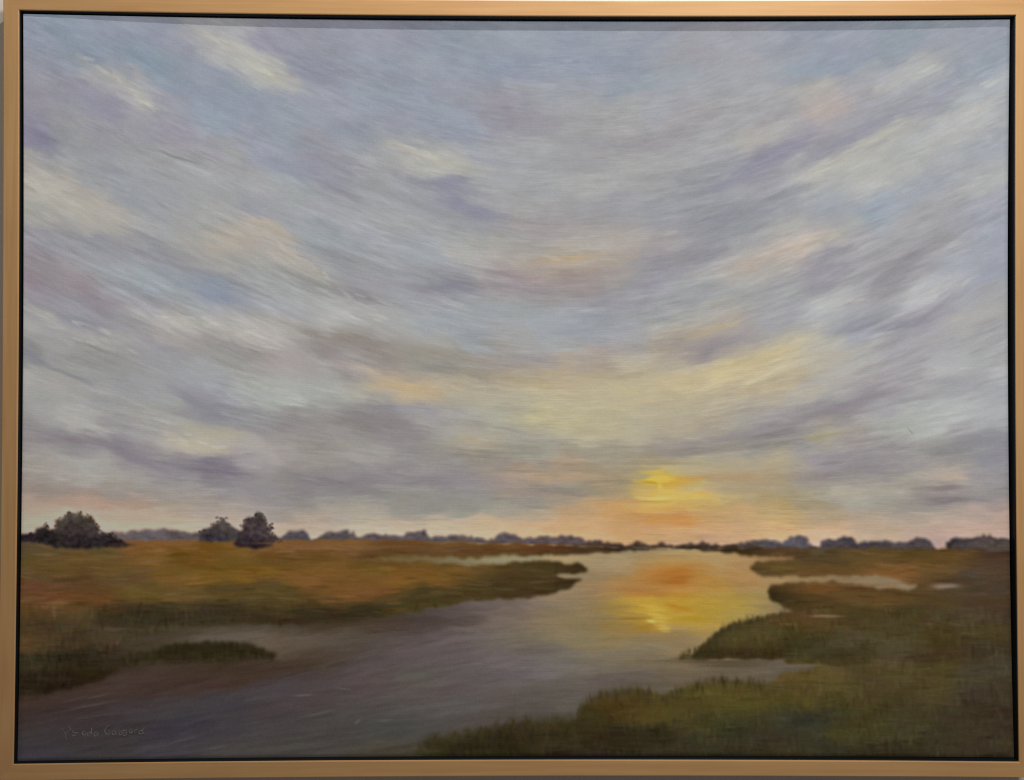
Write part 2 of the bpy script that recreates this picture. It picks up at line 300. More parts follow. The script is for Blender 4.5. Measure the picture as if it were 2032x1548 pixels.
def mute(P, k):
    out = []
    for x, y, r, g, b in P:
        m = .3 * r + .59 * g + .11 * b; w = k + (.9 - k) * max(np.clip((r - b - 18) / 30, 0, 1), np.clip((g - r) / 6, 0, 1))
        out.append((x, y, m + (r - m) * w, m + (g - m) * w, m + (b - m) * w))
    return out
SKY = pts("""
60,60,138,145,160;140,70,134,146,160;250,75,140,146,160;320,60,143,148,162;400,70,160,160,163;480,60,165,165,166;520,70,148,145,162
60,130,142,144,156;120,110,138,146,158;200,110,137,146,160;280,100,132,146,160;350,110,146,150,160;440,100,168,167,165;500,110,172,171,167
60,190,143,140,152;130,180,142,141,154;200,170,158,158,160;250,160,160,160,160;310,140,132,147,160;360,160,140,148,162;430,160,142,150,162;520,150,165,166,165
60,240,138,135,150;130,240,146,146,150;200,210,142,140,156;270,200,165,164,162;320,210,146,147,158;400,200,142,150,164;470,210,140,150,164;520,220,144,149,164
80,275,130,128,148;150,270,146,147,148;220,270,146,145,152;300,250,148,146,155;370,270,146,142,155;440,245,142,153,166;510,270,146,149,163
60,320,160,157,150;120,320,152,152,152;200,320,148,149,154;290,310,151,152,154;370,300,153,153,154;450,290,154,155,155;520,300,144,149,162
70,370,170,164,152;140,375,166,161,150;210,370,149,152,156;300,370,151,154,157;400,370,155,157,158;500,370,158,158,158
560,70,148,148,162;640,70,146,148,160;740,70,148,151,164;830,70,143,147,162;900,90,140,150,162;980,80,146,153,164
550,150,166,165,160;600,120,140,143,158;660,150,140,144,157;740,120,148,154,167;760,160,142,148,160;850,140,148,154,166;930,130,144,153,165;1010,130,142,150,166
560,210,146,153,163;640,200,148,152,164;740,200,148,155,167;830,200,148,155,168;920,180,146,150,160;1000,200,150,146,156
560,270,144,152,162;630,270,148,150,160;720,260,144,150,161;800,260,146,150,162;900,250,147,154,166;1000,240,150,147,157
560,330,144,150,162;640,310,146,144,154;650,350,143,143,155;700,290,150,155,161;760,330,152,153,154;800,290,160,160,156;830,310,172,170,160;880,320,172,170,160;940,300,152,155,163;1010,310,158,160,162
560,390,156,160,160;640,390,150,152,155;740,380,150,152,154;830,390,150,151,157;900,385,140,140,155;980,380,156,158,160
1050,80,150,157,168;1150,80,144,151,164;1250,80,148,154,165;1350,90,155,156,164;1450,80,158,158,168;1510,80,157,160,170
1050,130,144,151,165;1150,130,144,151,166;1250,120,143,151,164;1320,120,152,155,162;1380,110,158,156,162;1470,120,160,160,167
1060,180,152,155,163;1130,170,150,154,162;1220,170,146,154,163;1310,160,148,156,164;1380,180,158,160,166;1470,170,160,162,166
1050,220,150,148,158;1130,220,156,157,158;1230,220,160,161,160;1320,210,158,159,168;1400,220,160,156,158;1490,210,160,161,163
1070,250,151,149,156;1150,260,155,154,155;1250,260,160,158,157;1340,270,158,155,156;1420,260,160,160,162;1500,270,170,169,160
1060,310,157,159,160;1150,300,156,155,157;1250,280,153,151,154;1270,330,162,162,160;1350,320,159,159,160;1440,320,158,159,164;1500,330,148,147,160
1060,380,158,160,162;1160,370,163,163,161;1270,380,158,158,158;1370,370,152,153,156;1440,355,150,149,160;1510,380,156,156,162
1540,80,150,156,166;1620,90,148,155,168;1700,90,150,155,168;1780,80,146,156,166;1860,80,152,157,168;1960,80,150,156,168
1540,130,158,162,168;1600,140,144,155,166;1680,120,146,153,167;1760,120,144,153,164;1830,120,165,165,162;1900,110,152,158,168;1970,120,148,158,168
1540,190,160,160,162;1620,180,172,168,160;1700,170,160,160,165;1770,150,172,174,176;1840,140,172,173,172;1880,150,150,156,168;1950,150,150,158,168
1540,240,160,158,162;1640,225,182,168,160;1720,210,160,159,164;1800,190,158,159,165;1870,180,155,158,166;1920,190,163,167,167;1965,170,178,181,182;1985,190,160,166,170
1530,275,172,166,160;1600,260,158,155,162;1700,240,158,157,165;1780,220,156,156,163;1830,240,163,165,168;1920,220,175,175,172;1980,250,165,168,170
1540,310,146,144,158;1630,290,152,150,160;1690,280,152,150,160;1760,270,176,175,165;1860,260,178,178,178;1930,240,178,177,175;1975,290,163,167,172
1530,350,156,154,162;1620,340,174,173,166;1700,310,178,177,166;1790,300,170,172,168;1870,290,172,173,172;1960,300,158,163,170
1550,390,155,156,162;1640,370,166,167,164;1720,340,175,175,168;1800,340,170,171,165;1880,320,164,166,168;1940,340,165,167,168;1985,340,170,173,172
1700,375,168,170,168;1780,385,156,163,174;1870,360,156,159,168;1920,370,170,170,168
60,410,162,160,150;130,410,168,163,150;200,420,168,160,148;260,400,150,153,157;340,410,153,154,158;430,420,158,158,154;510,410,150,152,160
60,450,143,142,146;130,445,158,156,150;220,440,165,160,150;300,430,152,155,158;380,440,157,157,152;450,470,172,163,148;510,455,175,163,150
60,480,138,137,146;120,470,143,142,148;200,480,143,143,150;270,480,146,146,150;360,480,158,157,150;460,490,172,162,146;520,490,166,160,148
55,510,140,134,138;130,500,146,146,150;220,510,147,149,152;310,505,140,142,148;370,510,150,149,150;450,520,156,156,150;520,520,155,157,152
80,540,145,134,138;150,550,146,137,140;220,540,148,152,155;300,545,148,154,156;360,530,144,143,148;450,550,148,148,150;520,550,155,157,153
60,570,145,132,140;160,575,142,131,136;250,570,150,155,160;300,580,146,154,162;350,575,148,155,158;400,570,140,148,160;450,570,140,147,160;520,570,154,156,155
60,600,143,136,146;130,600,146,142,148;220,600,145,138,145;300,610,150,145,150;380,600,152,155,158;430,590,140,146,160;510,600,155,157,158
60,620,160,158,154;130,620,146,144,154;220,620,143,140,148;290,625,158,155,150;370,630,170,167,160;440,625,156,155,156;520,640,168,163,155
100,650,160,158,152;170,640,143,142,150;180,655,160,158,155;250,650,158,155,150;340,650,166,162,155;420,640,170,167,160;500,660,172,167,160
60,680,145,144,142;140,680,150,149,145;240,680,156,154,149;300,690,147,145,150;390,680,156,148,144;470,685,156,152,146;530,690,165,155,148
60,710,132,132,138;130,710,143,143,139;230,710,146,145,141;300,710,145,144,150;400,700,148,146,141;480,705,143,141,138;530,710,166,152,145
60,740,156,154,148;120,745,150,148,143;200,735,143,143,139;300,735,150,150,147;400,740,153,156,158;490,730,155,155,150
80,765,158,155,148;200,765,146,146,144;300,765,150,150,152;400,765,152,154,158;500,760,163,163,155
560,410,152,154,158;650,420,152,154,158;750,430,155,156,158;850,410,152,154,157;940,420,140,140,155;1010,410,158,158,156
540,460,172,163,150;600,440,154,157,160;700,440,156,158,162;800,450,160,160,160;900,450,152,154,156;960,440,142,143,155;1015,440,160,155,152
560,500,172,163,152;630,470,148,155,160;720,480,151,155,160;830,470,156,160,164;930,490,162,162,156;1010,480,162,160,152
590,520,170,163,152;650,510,150,152,155;740,510,155,156,157;830,500,153,158,163;920,520,160,162,160;1010,510,166,158,152
550,540,154,157,154;620,540,163,161,154;700,535,146,146,150;800,530,150,152,155;900,540,150,150,154;960,545,162,156,150;1010,560,152,140,143
560,580,158,160,156;630,555,145,146,142;720,570,150,150,154;800,570,150,150,155;860,575,138,137,145;920,575,134,132,142;980,570,150,142,143
550,610,152,155,162;630,590,160,162,158;720,600,152,148,150;800,590,150,151,154;900,600,150,150,154;1000,590,152,152,150
560,640,158,158,152;650,620,165,165,160;750,615,163,163,158;830,620,152,153,158;930,620,152,156,158;1010,630,150,154,156
560,650,168,158,150;640,655,162,158,150;720,650,158,158,154;800,645,158,162,160;880,650,150,158,165;980,650,154,158,162
560,680,166,162,156;620,670,145,138,134;700,675,148,140,130;780,670,158,153,146;850,675,160,158,148;920,675,154,158,160;1010,680,168,158,146
560,700,158,150,146;650,695,143,135,133;720,690,145,137,128;800,700,150,144,132;900,700,150,143,132;1000,710,152,144,138
600,730,160,152,148;700,720,148,140,138;770,730,150,140,132;860,730,146,142,130;950,730,148,142,130;1020,740,155,143,128
560,760,163,163,155;650,750,156,155,148;720,740,166,156,146;800,765,182,162,132;880,765,172,158,132;960,760,162,150,128;1020,760,172,158,130
1050,410,156,155,154;1150,410,154,154,155;1250,410,150,152,157;1350,410,149,151,155;1450,410,147,148,154;1510,410,145,146,156
1060,450,158,150,150;1150,440,155,149,150;1250,440,156,153,152;1320,430,150,151,158;1400,440,143,145,152;1500,440,150,151,155
1050,490,165,160,153;1150,480,168,160,150;1230,470,168,160,150;1330,470,158,152,150;1420,460,145,146,152;1500,480,160,161,160
1060,520,166,156,140;1130,510,174,158,135;1220,510,166,155,142;1300,500,152,147,148;1400,500,148,148,153;1490,530,176,167,156
1060,545,160,145,138;1130,540,160,144,138;1200,530,160,150,142;1300,530,146,145,152;1370,520,150,149,155;1450,520,162,158,155
1060,570,150,136,138;1150,570,153,140,138;1230,560,150,148,142;1300,560,143,141,150;1380,560,154,155,155;1490,555,165,163,156
1060,600,150,148,146;1140,590,150,142,140;1190,600,148,146,150;1260,590,150,148,156;1340,590,156,158,160;1450,590,156,158,158
1050,625,152,156,158;1140,620,158,160,166;1230,610,154,156,162;1320,610,160,162,160;1430,610,163,164,162;1500,600,152,154,154
1060,650,156,160,165;1150,650,152,157,163;1250,640,156,158,162;1320,640,162,166,165;1400,630,166,163,155;1470,630,174,163,145;1510,640,152,152,152
1060,680,153,158,160;1150,680,150,156,162;1250,670,154,158,162;1330,660,174,163,145;1400,660,176,162,138;1460,660,168,155,145;1510,670,160,156,155
1050,710,154,150,150;1140,695,170,160,148;1230,690,160,153,150;1300,690,165,156,142;1350,695,152,143,138;1420,685,150,142,142;1480,680,160,152,150
1040,735,150,140,135;1120,730,175,158,130;1200,720,165,150,132;1280,720,178,166,135;1360,710,172,160,140;1410,700,148,140,140;1480,710,186,173,136
1060,760,182,165,122;1150,760,178,163,130;1250,750,184,172,135;1350,740,190,175,138;1450,740,190,176,142;1510,750,190,175,140
1550,410,152,154,162;1640,410,154,159,168;1730,410,152,162,172;1810,400,160,163,168;1880,420,158,158,162;1960,410,158,160,170
1560,440,168,168,162;1640,440,158,158,162;1730,440,152,162,172;1820,430,164,162,160;1870,450,156,155,158;1950,440,156,158,168
1540,480,174,168,158;1600,480,186,172,158;1680,460,170,168,158;1750,460,158,161,168;1850,470,158,156,158;1930,480,155,158,168;1970,470,152,157,168
1530,510,186,170,158;1600,500,186,170,156;1660,500,154,150,154;1740,490,160,158,160;1820,510,150,148,152;1900,500,165,165,168;1960,500,155,158,168
1540,540,172,166,158;1640,530,150,147,154;1710,530,158,156,160;1780,540,146,143,148;1840,520,155,155,158;1890,520,153,158,170;1950,530,153,157,168
1560,570,156,157,158;1610,560,147,145,154;1690,560,158,157,160;1760,560,150,148,152;1820,560,168,168,168;1870,560,175,175,178;1940,560,150,155,168
1560,600,152,152,152;1660,590,172,172,170;1740,590,158,155,158;1800,590,168,168,168;1840,600,180,180,182;1900,580,172,172,176;1960,590,158,158,160
1560,615,166,166,172;1650,620,178,178,178;1730,620,158,160,165;1820,620,165,163,168;1870,600,152,150,158;1940,610,165,163,162
1560,640,158,158,158;1660,640,157,160,162;1740,645,152,152,158;1800,630,148,145,153;1850,625,148,145,152;1930,630,170,168,162
1540,680,176,168,150;1620,660,170,168,158;1700,660,152,157,168;1790,655,152,152,160;1850,650,165,162,165;1920,640,168,167,162;1980,640,160,160,160
1550,700,182,172,148;1630,700,178,172,155;1720,690,170,168,160;1800,690,158,156,162;1880,670,160,158,160;1960,680,160,160,160
1530,730,190,176,142;1620,730,178,170,150;1700,720,168,168,163;1790,720,160,158,160;1870,715,165,166,165;1960,710,163,163,162
1560,755,180,165,138;1650,750,172,166,155;1730,755,160,152,153;1800,750,160,156,158;1870,730,174,174,174;1950,740,162,162,163
80,800,150,150,146;200,790,150,149,146;300,785,147,148,147;330,805,160,158,148;400,795,140,139,146;480,785,158,160,155
130,835,168,165,158;180,850,163,160,155;90,860,143,139,138;150,880,130,122,127;230,850,148,144,144;300,830,156,153,147;310,870,150,145,148;400,860,160,158,142;430,860,165,158,140;440,830,140,139,140;520,830,140,139,141
60,880,138,130,130;80,905,158,152,142;160,900,160,158,150;250,900,128,122,130;350,880,172,164,145;400,885,176,166,145;480,880,160,152,145;520,870,163,155,150
60,930,152,142,132;130,940,155,148,138;210,920,158,153,145;270,920,150,140,138;330,930,135,129,135;380,920,132,126,133;440,930,128,121,130;510,920,155,148,148
60,960,150,138,126;150,950,165,160,148;250,950,158,150,140;330,950,145,140,138;420,945,133,126,130;500,950,142,134,136
60,985,150,132,118;150,985,148,132,122;250,985,150,140,128;350,980,150,142,133;450,980,145,138,138;520,980,142,136,140
60,1000,172,148,128;150,1000,165,138,120;250,1010,160,138,124;350,1010,156,144,130;450,1010,150,142,134;520,1010,150,142,135
60,1020,182,156,132;150,1015,188,162,138;250,1025,176,152,130;350,1025,172,155,132;430,1020,175,155,135;500,1020,160,148,138
60,1045,178,152,130;230,1045,190,158,132;300,1045,185,158,132;380,1045,190,160,135;450,1050,180,152,132
560,790,163,168,160;640,790,160,162,155;720,780,160,158,145;800,770,182,165,130;880,775,170,158,132;960,790,172,165,140;1020,800,170,165,138
560,830,148,143,138;640,820,150,148,145;700,835,132,128,125;760,830,142,136,136;840,820,150,144,146;920,820,158,155,145;1010,820,165,163,140
560,850,140,130,128;620,850,145,138,135;700,850,146,140,136;780,860,140,134,132;850,850,160,158,150;920,860,165,158,140;1000,850,162,160,142
550,880,160,152,145;630,880,150,144,136;720,880,152,146,138;800,870,143,136,134;880,880,150,144,134;940,880,172,158,132;1010,880,158,152,136
550,910,165,156,150;630,905,146,140,130;720,905,158,152,145;800,910,143,137,135;880,910,146,141,132;960,915,140,135,122;1020,905,150,145,128
550,935,143,136,134;620,940,138,130,128;700,940,140,133,132;790,940,138,130,130;880,930,142,134,136;960,930,150,138,125;1020,935,165,140,118
560,960,138,133,124;640,960,132,126,128;740,965,135,128,130;800,975,150,148,138;860,970,140,133,135;940,960,142,136,136;1010,965,155,142,128
550,990,142,134,126;650,990,148,142,132;740,990,145,140,130;800,995,138,132,124;890,990,140,137,126;960,990,148,145,132;1020,990,148,142,130
550,1020,145,136,126;650,1020,160,150,135;740,1020,160,152,134;800,1020,148,143,132;900,1015,150,148,132;1000,1015,152,148,132
550,1042,178,153,128;640,1040,165,150,132;720,1037,178,162,136;800,1042,182,163,135;880,1042,185,163,135;960,1047,190,165,132;1020,1047,195,165,125;600,1056,185,158,132;760,1056,195,168,140
1050,790,172,165,142;1150,785,180,170,142;1250,785,172,160,135;1340,780,168,155,132;1420,785,180,166,140;1500,790,172,162,145
1080,825,180,170,132;1180,820,172,162,132;1270,820,172,162,138;1350,820,172,162,138;1430,820,172,160,138;1500,820,162,156,148
1050,870,165,160,140;1150,860,175,165,135;1250,860,176,167,138;1340,850,170,158,132;1430,870,160,152,135;1500,860,148,143,142
1050,905,150,145,130;1150,895,158,150,130;1230,895,155,145,125;1310,905,155,144,130;1400,890,148,139,130;1480,890,150,143,130
1050,940,170,145,118;1120,940,175,150,120;1210,930,165,150,122;1260,930,160,148,115;1400,925,165,158,130;1480,930,170,158,130
1050,965,152,138,122;1120,960,150,138,118;1210,955,150,135,108;1380,937,180,165,120;1430,950,172,148,112;1500,950,165,142,110
1050,985,142,135,125;1130,980,145,136,118;1220,975,160,142,108;1310,955,205,172,75;1430,975,190,165,110;1500,975,170,155,118
1050,1010,155,145,125;1130,1000,178,150,115;1220,995,195,155,100;1300,1000,205,168,85;1400,1000,190,160,95;1490,1000,180,155,108
1050,1035,170,150,122;1130,1025,180,148,108;1230,1020,188,140,82;1330,1025,195,138,72;1420,1025,188,148,92;1500,1020,186,156,108
1060,1055,196,162,120;1150,1050,192,155,108;1250,1050,190,148,95;1350,1050,192,152,100;1450,1050,190,152,110;1150,1068,195,158,112;1300,1074,190,150,100;1400,1076,185,145,110
1530,785,172,160,135;1600,785,170,165,150;1680,785,158,155,155;1750,778,152,148,152;1830,775,158,157,155;1900,770,157,156,160;1980,780,160,162,165
1530,830,160,153,145;1600,820,148,140,142;1680,810,140,132,135;1740,790,150,143,148;1820,800,160,160,158;1900,800,168,170,168;1980,810,168,170,170
1530,860,135,130,128;1600,845,150,144,140;1640,865,165,157,130;1700,860,160,152,145;1790,845,165,168,158;1870,840,172,174,170;1970,850,158,160,160
1530,890,152,147,130;1600,890,148,143,146;1680,890,146,138,140;1760,880,150,145,142;1850,880,158,158,152;1920,880,140,138,140;1990,880,138,138,145
1540,920,175,160,128;1620,920,150,142,145;1720,920,140,132,135;1800,900,148,143,140;1870,895,140,136,132;1930,900,150,148,145;1990,910,140,138,148
1540,950,165,148,115;1590,950,150,140,125;1640,945,138,130,132;1740,940,145,138,133;1800,940,160,152,138;1880,945,172,158,142;1960,940,145,140,142
1530,975,165,150,115;1620,975,160,152,130;1700,970,165,158,140;1780,965,155,148,132;1850,970,140,128,124;1930,975,155,148,142;1990,970,143,138,138
1540,1000,180,152,100;1620,1000,158,146,122;1720,1000,158,150,135;1800,1000,152,146,130;1870,995,136,126,124;1950,995,145,136,134
1530,1025,192,155,95;1620,1025,180,152,112;1720,1020,165,150,130;1800,1020,155,145,132;1880,1020,168,152,136;1970,1025,180,152,135
1540,1045,195,158,110;1640,1050,195,158,120;1740,1040,178,155,128;1820,1040,180,154,132;1900,1045,182,154,132;1980,1045,178,150,132;1620,1075,200,165,140;1865,1075,172,142,130
""")
SKY_STROKES = [
(1250,1050,0,210,13,200,156,112,.35),(1400,1015,-3,150,9,196,158,114,.3),(1250,800,-4,190,40,196,184,146,.38),(1480,722,-20,140,24,200,185,142,.42),(1130,845,4,120,22,190,180,142,.32),(1350,770,-14,130,22,200,186,146,.36),
(465,95,28,75,10,180,178,170,.6),(510,135,27,45,13,182,180,170,.6),(420,75,20,40,12,176,173,168,.5),(230,160,32,60,10,172,171,168,.5),(285,205,35,25,14,176,174,168,.5),
(165,120,30,20,8,165,165,162,.5),(815,300,20,45,7,180,177,165,.7),(855,315,24,25,5,188,185,172,.7),(890,330,18,35,7,172,170,160,.5),(540,155,20,30,14,174,172,162,.5),
(1790,150,-30,45,8,178,180,182,.55),(1835,140,-25,25,5,185,187,188,.6),(1745,180,-30,40,8,168,168,170,.4),(1965,165,-20,16,6,188,191,192,.7),(1915,225,-25,70,11,180,181,180,.6),
(1860,262,-20,45,8,184,185,186,.6),(1720,280,-27,90,10,182,181,170,.6),(1650,330,-27,60,10,178,177,170,.5),(1760,330,-20,60,8,176,176,172,.4),(1690,268,-27,80,8,148,147,158,.4),
(1560,300,-32,70,14,142,140,156,.45),(1770,225,-28,80,14,152,152,162,.4),(372,319,22,22,2.,124,124,128,.4),(340,308,25,30,3,132,130,136,.4),(1450,360,-20,70,8,146,145,158,.45),(1500,320,-35,50,8,146,144,160,.45),
(90,275,35,45,16,128,126,146,.35),(75,620,18,35,5,168,166,160,.7),(140,655,22,60,6,166,164,160,.65),(210,675,12,30,7,166,164,158,.5),(370,635,8,60,10,174,171,163,.6),(480,660,15,70,9,176,172,165,.6),
(170,635,14,60,6,138,138,147,.5),(60,705,25,30,7,126,126,134,.5),(130,740,22,60,5,132,132,134,.5),(200,695,20,60,3,135,134,132,.4),(90,738,20,40,8,160,158,152,.4),(160,565,35,35,9,142,126,132,.25),
(330,505,10,70,8,138,139,147,.4),(420,545,18,70,5,138,140,145,.4),(435,585,15,60,9,136,144,162,.4),(590,515,35,60,8,178,170,156,.45),(640,545,15,40,8,166,163,156,.4),(550,460,35,35,10,176,165,150,.4),
(870,575,5,70,9,132,130,142,.45),(920,570,10,40,7,130,128,140,.4),(930,415,25,45,14,136,136,154,.4),(720,610,18,80,6,168,168,163,.5),(620,560,22,50,3,138,139,137,.5),(640,585,15,30,3,138,139,137,.4),
(680,670,10,90,9,138,130,124,.5),(740,700,18,80,9,142,134,130,.4),(880,705,5,110,14,146,138,126,.4),(740,740,18,60,6,176,165,150,.5),(790,760,14,45,10,190,168,132,.5),
(1130,512,-8,70,7,180,160,130,.45),(1160,540,-14,50,7,158,142,134,.4),(1130,622,-8,60,5,166,168,174,.5),(1200,597,-18,40,5,145,144,150,.5),(1430,455,-25,80,14,142,144,152,.4),(1490,530,-8,30,10,182,170,158,.45),
(1420,655,-15,50,8,182,166,138,.45),(1430,690,-25,60,9,146,138,140,.45),(1490,715,-12,60,8,196,180,138,.35),(1570,490,-20,80,12,190,174,160,.35),(1640,470,-25,40,6,176,172,160,.4),
(1660,505,-25,40,8,146,143,150,.5),(1780,530,-35,60,10,143,140,146,.5),(1835,590,-30,50,12,184,184,187,.5),(1890,560,-25,50,10,176,176,179,.45),(1675,590,-15,35,6,180,180,178,.5),(1640,620,-12,35,5,182,182,182,.5),
(1790,645,-12,60,7,143,140,150,.55),(1860,610,-30,70,7,145,142,150,.55),(1930,620,-15,60,8,172,170,164,.4),(1880,660,-20,80,6,166,165,160,.4),(1870,735,-5,40,14,180,180,180,.4),
(128,835,20,18,4,176,173,165,.6),(170,848,8,30,4,170,167,160,.5),(150,878,8,70,8,128,119,126,.5),(260,905,22,70,9,125,118,128,.5),(420,925,14,70,10,124,116,126,.5),(440,938,5,60,4,120,112,124,.5),
(380,795,28,50,8,134,133,142,.5),(480,840,22,70,8,136,134,138,.4),(400,885,12,60,10,180,170,148,.45),(430,860,8,50,8,172,165,145,.4),(500,925,3,30,3,165,158,156,.5),(200,1000,2,110,8,168,138,118,.4),
(720,840,3,70,9,130,125,122,.5),(800,850,10,80,9,138,131,132,.4),(990,848,14,60,4,146,140,132,.4),(880,845,8,50,6,162,158,152,.5),(940,875,12,35,4,180,162,134,.5),(640,955,5,80,9,130,122,126,.4),
(780,955,4,110,12,132,124,127,.4),(930,950,3,110,12,138,130,134,.35),(740,907,3,60,5,162,155,148,.45),(560,930,18,35,5,135,128,128,.4),(830,973,0,40,5,155,152,142,.4),(900,1036,0,120,3,192,168,138,.4),
(1200,1000,-8,80,6,190,152,112,.5),(1130,950,0,90,8,178,150,118,.4),(1200,962,0,60,7,148,134,110,.5),(1100,975,3,110,8,140,130,122,.4),(1220,975,-4,50,5,148,136,110,.4),(1300,912,0,50,3,165,152,140,.4),
(1310,920,0,90,4,152,140,118,.5),(1400,935,2,60,6,185,168,125,.5),(1450,945,0,70,10,172,145,108,.5),(1480,860,-14,80,9,143,137,138,.5),(1420,890,-8,80,8,148,139,128,.4),
(1640,820,-18,100,9,140,131,135,.5),(1740,785,-20,60,8,148,141,147,.4),(1530,858,-8,50,8,130,124,124,.5),(1635,865,-10,35,6,170,160,128,.5),(1880,810,-10,80,18,174,176,173,.4),(1950,870,-10,60,12,135,133,138,.4),
(1760,925,-3,90,9,138,130,133,.4),(1700,945,-4,100,8,135,127,128,.35),(1890,946,-3,30,5,182,164,146,.6),(1870,968,-2,50,5,132,120,118,.5),(1900,992,0,70,7,130,120,121,.45),(1720,975,-4,90,6,170,164,146,.4),
(1806,855,50,9,1.2,132,130,130,.5),
(1310,952,0,48,13,200,166,70,.75),(1290,938,0,30,5,205,180,85,.6),(1350,957,-5,40,9,196,152,62,.6),(1365,948,0,35,4,190,145,70,.5),(1303,951,0,24,7,222,190,85,.9),(1292,957,4,22,3,182,148,45,.6),(1309,963,80,10,5,224,186,90,.6),(1322,949,0,16,3,216,182,82,.6),
(1330,980,5,70,9,212,176,92,.75),(1305,988,0,40,4,228,192,108,.8),(1380,985,5,60,8,205,175,100,.5),(1350,1000,5,60,10,200,168,90,.5),(1270,994,0,50,3,188,143,75,.5),(1290,1010,0,70,7,205,158,90,.4),
(1290,1024,2,90,6,186,138,82,.5),(1330,1035,0,60,10,196,140,78,.4),(1355,1040,6,25,6,200,138,74,.35)]
LIGHTS = [(470,95,28,14,40),(515,138,27,12,26),(240,165,32,10,34),(290,208,35,6,14),(840,308,22,16,34),(1790,150,-30,12,30),(1838,138,-25,8,18),(1966,163,-20,7,10),(1930,218,-24,16,36),(1862,262,-20,12,30),
(1730,278,-27,16,48),(1640,335,-27,12,36),(1600,490,-22,12,40),(1850,585,-30,14,34),(1660,600,-14,10,30),(150,655,20,12,50),(380,636,6,10,34),(490,662,14,12,40),(600,520,33,10,34),(720,612,17,10,40),(90,375,24,8,30),(1880,735,-8,8,26),(560,790,10,10,40),(400,880,8,10,36)]
